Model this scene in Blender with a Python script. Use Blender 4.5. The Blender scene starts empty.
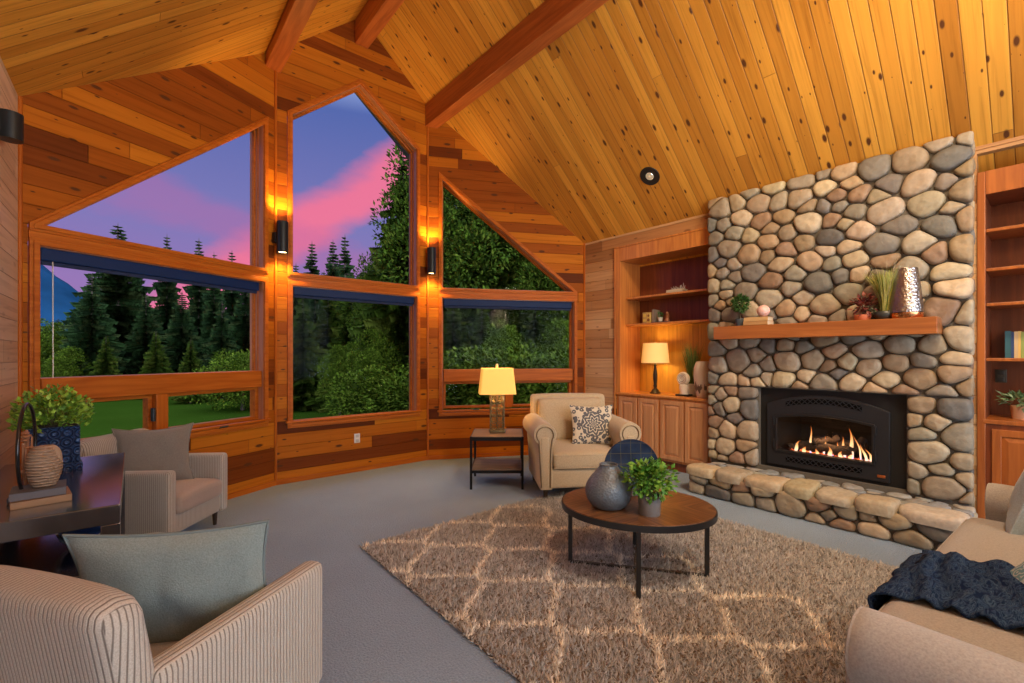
import bpy, math, random
import numpy as np
from mathutils import Vector, Matrix, noise
scene = bpy.context.scene
PI = math.pi
# ------------------------------------------------------------------ camera
# the room: +Y runs along the ridge towards the bay, +X towards the fireplace, camera 1.5 above the carpet
F = (.6388, .7694); R = (.7694, -.6388); FL = 455.0; HZ = 355.0; EYE = 1.5
cd = bpy.data.cameras.new('camera'); cam = bpy.data.objects.new('camera', cd); scene.collection.objects.link(cam)
cam.location = (0, 0, EYE)
cam.rotation_euler = (PI/2, 0, -math.atan2(F[0], F[1]))
cd.sensor_width = 36; cd.lens = FL*36/1024; cd.shift_y = (HZ-341.5)/1024; cd.clip_start = .05; cd.clip_end = 2000
scene.camera = cam
# ------------------------------------------------------------------ exposure
vs = scene.view_settings
vs.view_transform = 'Standard'; vs.look = 'None'; vs.gamma = 1; vs.use_curve_mapping = False; vs.exposure = .30
scene.cycles.max_bounces = 7; scene.cycles.diffuse_bounces = 4; scene.cycles.glossy_bounces = 3
scene.cycles.transparent_max_bounces = 16; scene.cycles.sample_clamp_indirect = 3.0
scene.cycles.use_denoising = True
scene.cycles.caustics_reflective = False; scene.cycles.caustics_refractive = False
# ------------------------------------------------------------------ pixel rays on known planes of the room
def ray(x, y):
    u = (x-512)/FL
    return (F[0]+u*R[0], F[1]+u*R[1], (HZ-y)/FL)
def onX(x, y, X):
    d = ray(x, y); t = X/d[0]; return (X, d[1]*t, EYE+d[2]*t)
def onZ(x, y, z):
    d = ray(x, y); t = (z-EYE)/d[2]; return (d[0]*t, d[1]*t, z)
def LF(lat, fwd, z=0):
    return (F[0]*fwd+R[0]*lat, F[1]*fwd+R[1]*lat, z)
def yaw(dx, dy): return math.atan2(dy, dx)-PI/2         # turns local +y to (dx, dy)
# ------------------------------------------------------------------ sky (world)
W = bpy.data.worlds.new('dusk_sky'); scene.world = W; W.use_nodes = True
nt = W.node_tree; nt.nodes.clear()
def N(nt, typ, **k):
    n = nt.nodes.new(typ)
    for a, b in k.items():
        if a.startswith('i_'):
            key = a[2:]; n.inputs[int(key) if key.isdigit() else key].default_value = b
        else: setattr(n, a, b)
    return n
def L(nt, a, b): nt.links.new(a, b)
def math_(nt, op, a=None, b=None, c=None, clamp=False):
    n = nt.nodes.new('ShaderNodeMath'); n.operation = op; n.use_clamp = clamp
    for i, v in enumerate((a, b, c)):
        if v is None: continue
        if hasattr(v, 'links') or hasattr(v, 'is_linked'): nt.links.new(v, n.inputs[i])
        else: n.inputs[i].default_value = v
    return n.outputs[0]
def ramp(nt, fac, stops, interp='LINEAR'):
    r = nt.nodes.new('ShaderNodeValToRGB'); r.color_ramp.interpolation = interp
    e = r.color_ramp.elements
    while len(e) < len(stops): e.new(.5)
    for i, (p, c) in enumerate(stops):
        e[i].position = p; e[i].color = (c[0], c[1], c[2], 1) if len(c) == 3 else c
    nt.links.new(fac, r.inputs[0]); return r.outputs[0]
def mixc(nt, fac, a, b, mode='MIX'):
    m = nt.nodes.new('ShaderNodeMix'); m.data_type = 'RGBA'; m.blend_type = mode
    for s, v in ((m.inputs[0], fac), (m.inputs[6], a), (m.inputs[7], b)):
        if hasattr(v, 'is_linked'): nt.links.new(v, s)
        elif isinstance(v, (int, float)): s.default_value = v
        else: s.default_value = (v[0], v[1], v[2], 1)
    return m.outputs[2]
geo = N(nt, 'ShaderNodeTexCoord'); sep = N(nt, 'ShaderNodeSeparateXYZ'); L(nt, geo.outputs['Generated'], sep.inputs[0])
el = sep.outputs[2]
sky = ramp(nt, el, [(0, (.24, .15, .34)), (.12, (.25, .15, .38)), (.26, (.16, .155, .39)), (.45, (.075, .115, .34)), (.62, (.70, .88, 1.25)), (1, (1.1, 1.4, 1.9))])
def band(p, q, wid, off=0, amp=.05, sc=3.0):
    a = Vector(ray(*p)).normalized(); b = Vector(ray(*q)).normalized(); n = a.cross(b).normalized()
    dp = N(nt, 'ShaderNodeVectorMath', operation='DOT_PRODUCT'); L(nt, geo.outputs['Generated'], dp.inputs[0]); dp.inputs[1].default_value = n
    nz = N(nt, 'ShaderNodeTexNoise'); nz.inputs['Scale'].default_value = sc; nz.inputs['Detail'].default_value = 6; nz.inputs['Roughness'].default_value = .6
    mp = N(nt, 'ShaderNodeMapping'); mp.inputs['Scale'].default_value = (1, 1, 2.4); L(nt, geo.outputs['Generated'], mp.inputs[0]); L(nt, mp.outputs[0], nz.inputs[0])
    v = math_(nt, 'ADD', dp.outputs['Value'], math_(nt, 'MULTIPLY', math_(nt, 'SUBTRACT', nz.outputs[0], .5), amp))
    v = math_(nt, 'ABSOLUTE', math_(nt, 'ADD', v, off))
    m = math_(nt, 'SUBTRACT', 1.0, math_(nt, 'DIVIDE', v, wid), clamp=True)
    return math_(nt, 'SMOOTH_MIN', math_(nt, 'MULTIPLY', m, 1.5), 1.0, .3, clamp=True), nz.outputs[0]
b1, n1 = band((291, 236), (405, 172), .058, 0, .11, 2.6)
b2, n2 = band((120, 190), (250, 232), .05, 0, .22, 2.2)
up = math_(nt, 'SUBTRACT', 1.0, math_(nt, 'MULTIPLY', math_(nt, 'SUBTRACT', el, .40), 6), clamp=True)
c = mixc(nt, math_(nt, 'MULTIPLY', b1, .9, clamp=True), sky, (.74, .15, .25))
c = mixc(nt, math_(nt, 'MULTIPLY', b2, .40, clamp=True), c, (.40, .12, .30))
c = mixc(nt, up, sky, c)
back = math_(nt, 'MULTIPLY', math_(nt, 'ADD', math_(nt, 'MULTIPLY', sep.outputs[1], -1.0), -.05), 1.4, clamp=True)   # sky behind the camera brightened to add cool fill through the back openings
c = mixc(nt, back, c, (3.6, 4.2, 5.0))
bg = N(nt, 'ShaderNodeBackground'); L(nt, c, bg.inputs[0]); bg.inputs[1].default_value = 1.0
wo = N(nt, 'ShaderNodeOutputWorld'); L(nt, bg.outputs[0], wo.inputs[0])
# ------------------------------------------------------------------ big lights out of view: ceiling spots and added warm fills
def light(name, typ, loc, energy, col, size=.1, aim=None, spot=None, blend=.6):
    d = bpy.data.lights.new(name, typ); d.energy = energy; d.color = col
    if typ == 'AREA': d.size = size
    else: d.shadow_soft_size = size
    if typ == 'SPOT': d.spot_size = math.radians(spot); d.spot_blend = blend
    o = bpy.data.objects.new(name, d); scene.collection.objects.link(o); o.location = loc
    if aim is not None:
        v = Vector(aim)-Vector(loc); o.rotation_euler = v.to_track_quat('-Z', 'Y').to_euler()
    return o
WARM = (1.0, .72, .42)
light('added_warm_fill', 'POINT', (2.6, -1.6, 3.3), 130, (1.0, .83, .60), .35)  # unseen warm fill added behind the camera, no fixture
light('added_ceiling_uplight', 'SPOT', (2.4, -1.2, 2.6), 330, (1.0, .72, .38), .3, (2.2, 1.6, 6.0), 150, .8)  # unseen uplight added to brighten the ceiling, no fixture
for (p, a, e, s) in (((2.6, -.2, 5.1), (5.2, 1.6, 2.4), 300, 75), ((3.4, -.4, 4.4), (4.95, .9, .9), 150, 70), ((2.3, .2, 5.2), (4.9, 3.2, 1.6), 150, 60)):
    light('ceiling_spot_light', 'SPOT', p, e, (1.0, .78, .50), .08, a, s, .8)
light('ceiling_spot_light', 'SPOT', (1.6, -.6, 4.9), 160, (1, .84, .66), .1, (2.6, 1.9, 0), 80, .9)

# ================================================================== helpers: meshes
def link(o): scene.collection.objects.link(o); return o
class MB:
    """collects geometry for ONE mesh"""
    def __init__(s): s.v = []; s.f = []; s.n = 0
    def add(s, v, f, M=None):
        if M is not None: v = [tuple(M @ Vector(p)) for p in v]
        b = s.n; s.v.extend(v); s.n += len(v); s.f.extend(tuple(i+b for i in q) for q in f); return s
    def box(s, x0, x1, y0, y1, z0, z1, M=None):
        v = [(x, y, z) for z in (z0, z1) for y in (y0, y1) for x in (x0, x1)]
        return s.add(v, [(0, 2, 3, 1), (4, 5, 7, 6), (0, 1, 5, 4), (2, 6, 7, 3), (0, 4, 6, 2), (1, 3, 7, 5)], M)
    def prism(s, poly, a, b, axis='y', M=None):
        """2-D polygon (counter-clockwise) pushed from a to b along axis"""
        n = len(poly)
        if axis == 'y': v = [(p[0], a, p[1]) for p in poly]+[(p[0], b, p[1]) for p in poly]
        elif axis == 'x': v = [(a, p[0], p[1]) for p in poly]+[(b, p[0], p[1]) for p in poly]
        else: v = [(p[0], p[1], a) for p in poly]+[(p[0], p[1], b) for p in poly]
        f = [tuple(range(n)), tuple(range(2*n-1, n-1, -1))]
        f += [(i, i+n, (i+1) % n+n, (i+1) % n) for i in range(n)]
        return s.add(v, f, M)
    def ring(s, outer, inner, a, b, M=None):
        """flat frame in x-z between two polygons of equal count, from y=a to y=b"""
        n = len(outer)
        v = [(p[0], a, p[1]) for p in outer]+[(p[0], a, p[1]) for p in inner]+[(p[0], b, p[1]) for p in outer]+[(p[0], b, p[1]) for p in inner]
        f = []
        for i in range(n):
            j = (i+1) % n
            f += [(i, j, n+j, n+i), (2*n+j, 2*n+i, 3*n+i, 3*n+j), (j, i, 2*n+i, 2*n+j), (n+i, n+j, 3*n+j, 3*n+i)]
        return s.add(v, f, M)
    def lathe(s, prof, seg=32, M=None, cap=True):
        v = []; f = []
        m = len(prof)
        for k in range(seg):
            a = 2*PI*k/seg; ca, sa = math.cos(a), math.sin(a)
            v += [(r*ca, r*sa, z) for r, z in prof]
        for k in range(seg):
            k2 = (k+1) % seg
            for i in range(m-1): f.append((k*m+i, k2*m+i, k2*m+i+1, k*m+i+1))
        if cap:
            if prof[0][0] > 1e-5: f.append(tuple(k*m for k in range(seg))[::-1])
            if prof[-1][0] > 1e-5: f.append(tuple(k*m+m-1 for k in range(seg)))
        return s.add(v, f, M)
    def tube(s, path, r, seg=8, M=None, closed=False):
        P = [Vector(p) for p in path]; n = len(P); v = []; f = []
        rr = r if isinstance(r, (list, tuple)) else [r]*n
        ref = Vector((0, 0, 1))
        T0 = (P[1]-P[0]).normalized()
        if abs(T0.dot(ref)) > .9: ref = Vector((1, 0, 0))
        u = T0.cross(ref).normalized()
        for i in range(n):
            a = P[(i-1) % n] if (closed or i > 0) else P[i]; b = P[(i+1) % n] if (closed or i < n-1) else P[i]
            T = (b-a).normalized(); u = (u-T*u.dot(T)).normalized(); w = T.cross(u)
            for k in range(seg):
                an = 2*PI*k/seg; q = P[i]+(u*math.cos(an)+w*math.sin(an))*rr[i]; v.append(tuple(q))
        m = n if closed else n-1
        for i in range(m):
            j = (i+1) % n
            for k in range(seg): f.append((i*seg+k, i*seg+(k+1) % seg, j*seg+(k+1) % seg, j*seg+k))
        if not closed: f.append(tuple(range(seg))[::-1]); f.append(tuple((n-1)*seg+k for k in range(seg)))
        return s.add(v, f, M)
    def rbox(s, x0, x1, y0, y1, z0, z1, r=.03, n=6, M=None, fn=None):
        """box with rounded edges, fn moves each vertex"""
        cx, cy, cz = (x0+x1)/2, (y0+y1)/2, (z0+z1)/2; hx, hy, hz = (x1-x0)/2, (y1-y0)/2, (z1-z0)/2
        r = min(r, hx, hy, hz); v = []; idx = {}; f = []
        def key(i, j, k):
            t = (i, j, k)
            if t not in idx:
                p = []
                for g, h in ((i, hx), (j, hy), (k, hz)):
                    # first and last two grid steps span the rounded edge
                    inn = h-r
                    if g <= 2: q = -h+[0, r*.35, r][g]
                    elif g >= n+2: q = h-[0, r*.35, r][n+4-g]
                    else: q = -inn+2*inn*(g-2)/n
                    p.append(q)
                c = [max(-(h-r), min(h-r, q)) for q, h in zip(p, (hx, hy, hz))]
                d = Vector([a-b for a, b in zip(p, c)])
                if d.length > 1e-9:
                    d = d.normalized()*r
                q = (cx+c[0]+d.x, cy+c[1]+d.y, cz+c[2]+d.z)
                if fn: q = fn(*q)
                idx[t] = len(v); v.append(q)
            return idx[t]
        m = n+4
        for a in range(m):
            for b in range(m):
                f.append((key(a, b, 0), key(a, b+1, 0), key(a+1, b+1, 0), key(a+1, b, 0)))
                f.append((key(a, b, m), key(a+1, b, m), key(a+1, b+1, m), key(a, b+1, m)))
                f.append((key(a, 0, b), key(a+1, 0, b), key(a+1, 0, b+1), key(a, 0, b+1)))
                f.append((key(a, m, b), key(a, m, b+1), key(a+1, m, b+1), key(a+1, m, b)))
                f.append((key(0, a, b), key(0, a, b+1), key(0, a+1, b+1), key(0, a+1, b)))
                f.append((key(m, a, b), key(m, a+1, b), key(m, a+1, b+1), key(m, a, b+1)))
        return s.add(v, f, M)
    def ball(s, c, r, seg=16, rings=10, M=None, fn=None):
        v = []; f = []; rx, ry, rz = r if isinstance(r, (tuple, list)) else (r, r, r)
        for i in range(rings+1):
            th = PI*i/rings
            for k in range(seg):
                a = 2*PI*k/seg; q = (c[0]+rx*math.sin(th)*math.cos(a), c[1]+ry*math.sin(th)*math.sin(a), c[2]+rz*math.cos(th))
                v.append(fn(*q) if fn else q)
        for i in range(rings):
            for k in range(seg): f.append((i*seg+k, (i+1)*seg+k, (i+1)*seg+(k+1) % seg, i*seg+(k+1) % seg))
        return s.add(v, f, M)
    def build(s, name, m, parent=None, smooth=40, bevel=0, subd=0):
        me = bpy.data.meshes.new(name); me.from_pydata(s.v, [], s.f); me.validate(); me.update()
        me.materials.append(m)
        if smooth:
            me.shade_smooth(); me.set_sharp_from_angle(angle=math.radians(smooth))
        o = link(bpy.data.objects.new(name, me))
        if bevel:
            b = o.modifiers.new('bevel', 'BEVEL'); b.width = bevel; b.segments = 2; b.limit_method = 'ANGLE'; b.angle_limit = math.radians(50); b.harden_normals = False
        if subd: b = o.modifiers.new('subd', 'SUBSURF'); b.levels = b.render_levels = subd
        if parent: o.parent = parent
        return o
def npmesh(name, V, Fq, m, parent=None, col=None, smooth=False):
    """big mesh from numpy: V (n,3), Fq (m,k)"""
    me = bpy.data.meshes.new(name); n = len(V); k = Fq.shape[1]; mm = len(Fq)
    me.vertices.add(n); me.vertices.foreach_set('co', np.asarray(V, np.float32).ravel())
    me.loops.add(mm*k); me.loops.foreach_set('vertex_index', np.asarray(Fq, np.int32).ravel())
    me.polygons.add(mm); me.polygons.foreach_set('loop_start', np.arange(0, mm*k, k, dtype=np.int32))
    try: me.polygons.foreach_set('loop_total', np.full(mm, k, np.int32))
    except Exception: pass
    me.update(calc_edges=True)
    if col is not None:
        a = me.color_attributes.new('tint', 'FLOAT_COLOR', 'POINT')
        c4 = np.ones((n, 4), np.float32); c4[:, :3] = col; a.data.foreach_set('color', c4.ravel())
    me.materials.append(m)
    if smooth: me.shade_smooth()
    o = link(bpy.data.objects.new(name, me))
    if parent: o.parent = parent
    return o
def tag(o, label=None, cat=None, group=None, kind=None):
    if label: o['label'] = label
    if cat: o['category'] = cat
    if group: o['group'] = group
    if kind: o['kind'] = kind
    return o
def empty(name, loc=(0, 0, 0), rz=0, label=None, cat=None, group=None, kind=None):
    o = link(bpy.data.objects.new(name, None)); o.location = loc; o.rotation_euler = (0, 0, rz); o.empty_display_size = .1
    return tag(o, label, cat, group, kind)
def copy_tree(o, parent=None):
    c = o.copy(); scene.collection.objects.link(c); c.parent = parent
    for ch in list(o.children): copy_tree(ch, c)
    return c
def TR(x=0, y=0, z=0, rx=0, ry=0, rz=0, s=1):
    return Matrix.Translation((x, y, z)) @ Matrix.Rotation(rz, 4, 'Z') @ Matrix.Rotation(ry, 4, 'Y') @ Matrix.Rotation(rx, 4, 'X') @ Matrix.Scale(s, 4)

# ================================================================== materials
def newmat(name):
    m = bpy.data.materials.new(name); m.use_nodes = True; nt = m.node_tree
    return m, nt, nt.nodes['Principled BSDF']
def plain(name, col, rough=.5, metal=0, bump=0, bscale=60, spec=.5, emis=None, estr=0, var=0, vscale=8, sheen=0, coat=0):
    m, nt, b = newmat(name)
    b.inputs['Base Color'].default_value = (*col, 1); b.inputs['Roughness'].default_value = rough; b.inputs['Metallic'].default_value = metal
    b.inputs['Specular IOR Level'].default_value = spec
    if sheen: b.inputs['Sheen Weight'].default_value = sheen
    if coat: b.inputs['Coat Weight'].default_value = coat; b.inputs['Coat Roughness'].default_value = .08
    if emis: b.inputs['Emission Color'].default_value = (*emis, 1); b.inputs['Emission Strength'].default_value = estr
    tc = N(nt, 'ShaderNodeTexCoord')
    if var:
        nz = N(nt, 'ShaderNodeTexNoise'); nz.inputs['Scale'].default_value = vscale; nz.inputs['Detail'].default_value = 5; L(nt, tc.outputs['Object'], nz.inputs[0])
        c0 = tuple(max(0, x*(1-var)) for x in col); c1 = tuple(min(1, x*(1+var)) for x in col)
        L(nt, ramp(nt, nz.outputs[0], [(.3, c0), (.7, c1)]), b.inputs['Base Color'])
    if bump:
        nz = N(nt, 'ShaderNodeTexNoise'); nz.inputs['Scale'].default_value = bscale; nz.inputs['Detail'].default_value = 4; L(nt, tc.outputs['Object'], nz.inputs[0])
        bp = N(nt, 'ShaderNodeBump'); bp.inputs['Strength'].default_value = bump; bp.inputs['Distance'].default_value = .01
        L(nt, nz.outputs[0], bp.inputs['Height']); L(nt, bp.outputs[0], b.inputs['Normal'])
    return m
def boards(name, along, across, width, stops, groove=.03, knots=.5, length=3.0, rough=.4, grain=(.0, 1.0), spec=.4, seed=0.0, kden=1.0):
    """planked wood: along / across are object axes 0,1,2; stops colour each board"""
    m, nt, b = newmat(name)
    tc = N(nt, 'ShaderNodeTexCoord'); sp = N(nt, 'ShaderNodeSeparateXYZ'); L(nt, tc.outputs['Object'], sp.inputs[0])
    A = sp.outputs[along]; C = math_(nt, 'ADD', math_(nt, 'DIVIDE', sp.outputs[across], width), 50+seed)
    bid = math_(nt, 'FLOOR', C); fr = math_(nt, 'FRACT', C)
    wn = N(nt, 'ShaderNodeTexWhiteNoise', noise_dimensions='1D'); L(nt, bid, wn.inputs['W'])
    off = math_(nt, 'MULTIPLY', wn.outputs['Value'], 37.0)
    Al = math_(nt, 'ADD', math_(nt, 'DIVIDE', A, length), off); jid = math_(nt, 'FLOOR', Al); jf = math_(nt, 'FRACT', Al)
    cb = N(nt, 'ShaderNodeCombineXYZ'); L(nt, bid, cb.inputs[0]); L(nt, jid, cb.inputs[1])
    w2 = N(nt, 'ShaderNodeTexWhiteNoise', noise_dimensions='2D'); L(nt, cb.outputs[0], w2.inputs['Vector'])
    base = ramp(nt, w2.outputs['Value'], stops)
    # grain
    g = N(nt, 'ShaderNodeCombineXYZ'); L(nt, math_(nt, 'MULTIPLY', math_(nt, 'ADD', A, off), 1.3), g.inputs[0])
    L(nt, math_(nt, 'MULTIPLY', C, width*38), g.inputs[1]); L(nt, off, g.inputs[2])
    nz = N(nt, 'ShaderNodeTexNoise'); nz.inputs['Scale'].default_value = 1.0; nz.inputs['Detail'].default_value = 5; nz.inputs['Distortion'].default_value = .6; L(nt, g.outputs[0], nz.inputs[0])
    gr = ramp(nt, nz.outputs[0], [(.25, (.60, .52, .45)), (.5, (1, 1, 1)), (.75, (1.0, .98, .94))])
    col = mixc(nt, .75, base, gr, 'MULTIPLY')
    # broad mottling
    g2 = N(nt, 'ShaderNodeTexNoise'); g2.inputs['Scale'].default_value = 2.2; g2.inputs['Detail'].default_value = 3; L(nt, g.outputs[0], g2.inputs[0]); g2.inputs['Scale'].default_value = .6
    col = mixc(nt, .5, col, ramp(nt, g2.outputs[0], [(.3, (.78, .74, .7)), (.6, (1, 1, 1))]), 'MULTIPLY')
    if knots:
        k = N(nt, 'ShaderNodeCombineXYZ'); L(nt, math_(nt, 'MULTIPLY', math_(nt, 'ADD', A, off), 2.9*kden), k.inputs[0]); L(nt, math_(nt, 'MULTIPLY', C, width*8), k.inputs[1])
        vo = N(nt, 'ShaderNodeTexVoronoi', voronoi_dimensions='2D'); vo.inputs['Scale'].default_value = 1.0; L(nt, k.outputs[0], vo.inputs['Vector'])
        vr = N(nt, 'ShaderNodeSeparateColor'); L(nt, vo.outputs['Color'], vr.inputs[0])
        rad = math_(nt, 'MULTIPLY', math_(nt, 'MULTIPLY', vr.outputs[0], vr.outputs[0]), .17)
        km = math_(nt, 'SUBTRACT', 1.0, math_(nt, 'DIVIDE', vo.outputs['Distance'], math_(nt, 'ADD', rad, .012)), clamp=True)
        km = math_(nt, 'MULTIPLY', math_(nt, 'MULTIPLY', km, 2.2, clamp=True), knots, clamp=True)
        km = math_(nt, 'MULTIPLY', km, math_(nt, 'GREATER_THAN', vr.outputs[1], .10))
        col = mixc(nt, km, col, (.10, .035, .012))
    # grooves: bump only, their shade painted in as dark lines
    e = math_(nt, 'MINIMUM', fr, math_(nt, 'SUBTRACT', 1.0, fr))
    gm = math_(nt, 'SUBTRACT', 1.0, math_(nt, 'DIVIDE', e, groove), clamp=True)
    ej = math_(nt, 'MINIMUM', jf, math_(nt, 'SUBTRACT', 1.0, jf))
    gj = math_(nt, 'SUBTRACT', 1.0, math_(nt, 'DIVIDE', ej, .004/length), clamp=True)
    gm2 = math_(nt, 'MAXIMUM', gm, gj)
    col = mixc(nt, math_(nt, 'MULTIPLY', gm2, .6), col, (.06, .022, .008))
    L(nt, col, b.inputs['Base Color']); b.inputs['Roughness'].default_value = rough; b.inputs['Specular IOR Level'].default_value = spec
    bp = N(nt, 'ShaderNodeBump'); bp.inputs['Strength'].default_value = .8; bp.inputs['Distance'].default_value = .006
    L(nt, math_(nt, 'SUBTRACT', math_(nt, 'MULTIPLY', nz.outputs[0], .12), gm2), bp.inputs['Height']); L(nt, bp.outputs[0], b.inputs['Normal'])
    return m
def wood(name, c0, c1, axis=2, scale=1.0, rough=.35, coat=0, spec=.5):
    m, nt, b = newmat(name); tc = N(nt, 'ShaderNodeTexCoord'); mp = N(nt, 'ShaderNodeMapping')
    s = [14*scale]*3; s[axis] = .9*scale; mp.inputs['Scale'].default_value = s; L(nt, tc.outputs['Object'], mp.inputs[0])
    nz = N(nt, 'ShaderNodeTexNoise'); nz.inputs['Scale'].default_value = 1.6; nz.inputs['Detail'].default_value = 6; nz.inputs['Distortion'].default_value = 1.2; L(nt, mp.outputs[0], nz.inputs[0])
    L(nt, ramp(nt, nz.outputs[0], [(.32, c0), (.68, c1)]), b.inputs['Base Color']); b.inputs['Roughness'].default_value = rough; b.inputs['Specular IOR Level'].default_value = spec
    if coat: b.inputs['Coat Weight'].default_value = coat; b.inputs['Coat Roughness'].default_value = .1
    return m
def glassmat(name, tint=(1, 1, 1), refl=.03):
    m = bpy.data.materials.new(name); m.use_nodes = True; nt = m.node_tree; nt.nodes.clear()
    t = N(nt, 'ShaderNodeBsdfTransparent'); t.inputs[0].default_value = (*tint, 1)
    g = N(nt, 'ShaderNodeBsdfGlossy'); g.inputs['Roughness'].default_value = .02
    fr = N(nt, 'ShaderNodeFresnel'); fr.inputs[0].default_value = 1.45
    mx = N(nt, 'ShaderNodeMixShader'); L(nt, math_(nt, 'MULTIPLY', fr.outputs[0], refl, clamp=True), mx.inputs[0]); L(nt, t.outputs[0], mx.inputs[1]); L(nt, g.outputs[0], mx.inputs[2])
    o = N(nt, 'ShaderNodeOutputMaterial'); L(nt, mx.outputs[0], o.inputs[0]); return m
def fabric(name, col, col2=None, stripe=0, axis=0, bump=.4, weave=260, rough=.9):
    m, nt, b = newmat(name); tc = N(nt, 'ShaderNodeTexCoord')
    nz = N(nt, 'ShaderNodeTexNoise'); nz.inputs['Scale'].default_value = weave; nz.inputs['Detail'].default_value = 3; L(nt, tc.outputs['Object'], nz.inputs[0])
    base = ramp(nt, nz.outputs[0], [(.3, tuple(c*.82 for c in col)), (.7, tuple(min(1, c*1.1) for c in col))])
    h = nz.outputs[0]
    if stripe:
        sp = N(nt, 'ShaderNodeSeparateXYZ'); L(nt, tc.outputs['Object'], sp.inputs[0])
        # stripes run up the fabric; on side faces they are counted along y, on front and back faces along x
        nm = N(nt, 'ShaderNodeSeparateXYZ'); L(nt, tc.outputs['Normal'], nm.inputs[0])
        side = math_(nt, 'GREATER_THAN', math_(nt, 'ABSOLUTE', nm.outputs[0]), .72)
        pos = math_(nt, 'ADD', math_(nt, 'MULTIPLY', sp.outputs[0], math_(nt, 'SUBTRACT', 1.0, side)), math_(nt, 'MULTIPLY', sp.outputs[1], side))
        fr = math_(nt, 'FRACT', math_(nt, 'DIVIDE', math_(nt, 'ADD', pos, 5), stripe))
        tri = math_(nt, 'ABSOLUTE', math_(nt, 'SUBTRACT', fr, .5))
        lm = math_(nt, 'MULTIPLY', math_(nt, 'SUBTRACT', .5, tri), 5.0, clamp=True)     # thin darker welt between ribs
        base = mixc(nt, lm, col2, base); h = math_(nt, 'ADD', lm, math_(nt, 'MULTIPLY', nz.outputs[0], .4))
    L(nt, base, b.inputs['Base Color']); b.inputs['Roughness'].default_value = rough; b.inputs['Sheen Weight'].default_value = .25; b.inputs['Specular IOR Level'].default_value = .2
    bp = N(nt, 'ShaderNodeBump'); bp.inputs['Strength'].default_value = bump; bp.inputs['Distance'].default_value = .004
    L(nt, h, bp.inputs['Height']); L(nt, bp.outputs[0], b.inputs['Normal']); return m
def tintmat(name, rough=.8, bump=0, bscale=80, spec=.3, mult=1.0, trans=0, bd=.006):
    m, nt, b = newmat(name); a = N(nt, 'ShaderNodeVertexColor'); a.layer_name = 'tint'
    tc = N(nt, 'ShaderNodeTexCoord'); nz = N(nt, 'ShaderNodeTexNoise'); nz.inputs['Scale'].default_value = bscale; nz.inputs['Detail'].default_value = 5; L(nt, tc.outputs['Object'], nz.inputs[0])
    c = mixc(nt, .8, a.outputs[0], ramp(nt, nz.outputs[0], [(.3, (.70, .69, .68)), (.7, (1.0, 1.0, 1.0))]), 'MULTIPLY')
    L(nt, c, b.inputs['Base Color']); b.inputs['Roughness'].default_value = rough; b.inputs['Specular IOR Level'].default_value = spec
    if trans: b.inputs['Subsurface Weight'].default_value = 0
    if bump:
        bp = N(nt, 'ShaderNodeBump'); bp.inputs['Strength'].default_value = bump; bp.inputs['Distance'].default_value = bd
        L(nt, nz.outputs[0], bp.inputs['Height']); L(nt, bp.outputs[0], b.inputs['Normal'])
    return m
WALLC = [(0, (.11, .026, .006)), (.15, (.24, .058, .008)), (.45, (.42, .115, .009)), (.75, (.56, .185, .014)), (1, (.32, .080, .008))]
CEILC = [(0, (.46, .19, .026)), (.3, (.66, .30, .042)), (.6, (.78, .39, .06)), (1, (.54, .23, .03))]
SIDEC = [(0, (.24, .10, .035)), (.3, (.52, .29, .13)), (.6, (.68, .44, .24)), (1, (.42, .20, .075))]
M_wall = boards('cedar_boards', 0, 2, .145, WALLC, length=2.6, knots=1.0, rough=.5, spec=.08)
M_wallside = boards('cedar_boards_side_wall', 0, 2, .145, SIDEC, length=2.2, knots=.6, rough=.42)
M_wallleft = boards('window_lit_cedar_boards', 0, 2, .145, [(0, (.62, .44, .30)), (.5, (.74, .58, .44)), (1, (.66, .47, .33))], length=3.2, knots=.3, rough=.42)  # same cedar; window light on the left wall put into its paler colour
M_ceil = boards('knotty_pine_ceiling', 0, 1, .116, CEILC, length=9.0, knots=1.0, rough=.5, groove=.045, kden=1.15, spec=.25)
M_beam = wood('beam_wood', (.30, .075, .02), (.48, .14, .035), 1, 1, .4)
M_trim = wood('window_trim_wood', (.36, .085, .008), (.52, .145, .015), 0, 1, .42, spec=.15)
M_trimv = wood('window_trim_wood_upright', (.36, .085, .008), (.52, .145, .015), 2, 1, .42, spec=.15)
M_jamb = wood('jamb_wood', (.34, .13, .06), (.48, .20, .10), 2, 1, .3)
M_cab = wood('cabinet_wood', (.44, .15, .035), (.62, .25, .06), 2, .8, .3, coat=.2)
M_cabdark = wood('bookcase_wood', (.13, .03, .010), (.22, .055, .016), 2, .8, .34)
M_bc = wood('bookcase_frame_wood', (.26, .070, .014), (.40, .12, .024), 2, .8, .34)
M_door = wood('cabinet_door_wood', (.46, .21, .09), (.62, .32, .15), 2, .8, .35)
M_mantel = wood('mantel_wood', (.28, .085, .022), (.42, .145, .038), 1, .8, .3, coat=.2)
M_black = plain('black_metal', (.012, .012, .014), .42, .6)
M_blackmat = plain('matt_black', (.010, .010, .012), .55)
M_iron = plain('grey_iron', (.06, .062, .065), .4, .8)
M_glass = glassmat('window_glass')
M_navy = plain('navy_blind', (.006, .024, .095), .55, spec=.2)
M_white = plain('white_plastic', (.75, .72, .66), .4)
M_brass = plain('dark_brass', (.30, .22, .12), .35, .9)
M_leaf = tintmat('leaf_green', .5, spec=.4)
# ================================================================== the room shell
RIDGE = (2.27, 5.88); SL = .86
def roofz(X): return RIDGE[1]-SL*abs(X-RIDGE[0])
XL, XR = -.646, 5.36
PA0, PA1, PC0, PC1 = (XL, 4.82), (1.25, 5.78), (3.23, 5.78), (XR, 4.70)
BACK = -3.6
def struct(o): o['kind'] = 'structure'; return o
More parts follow.
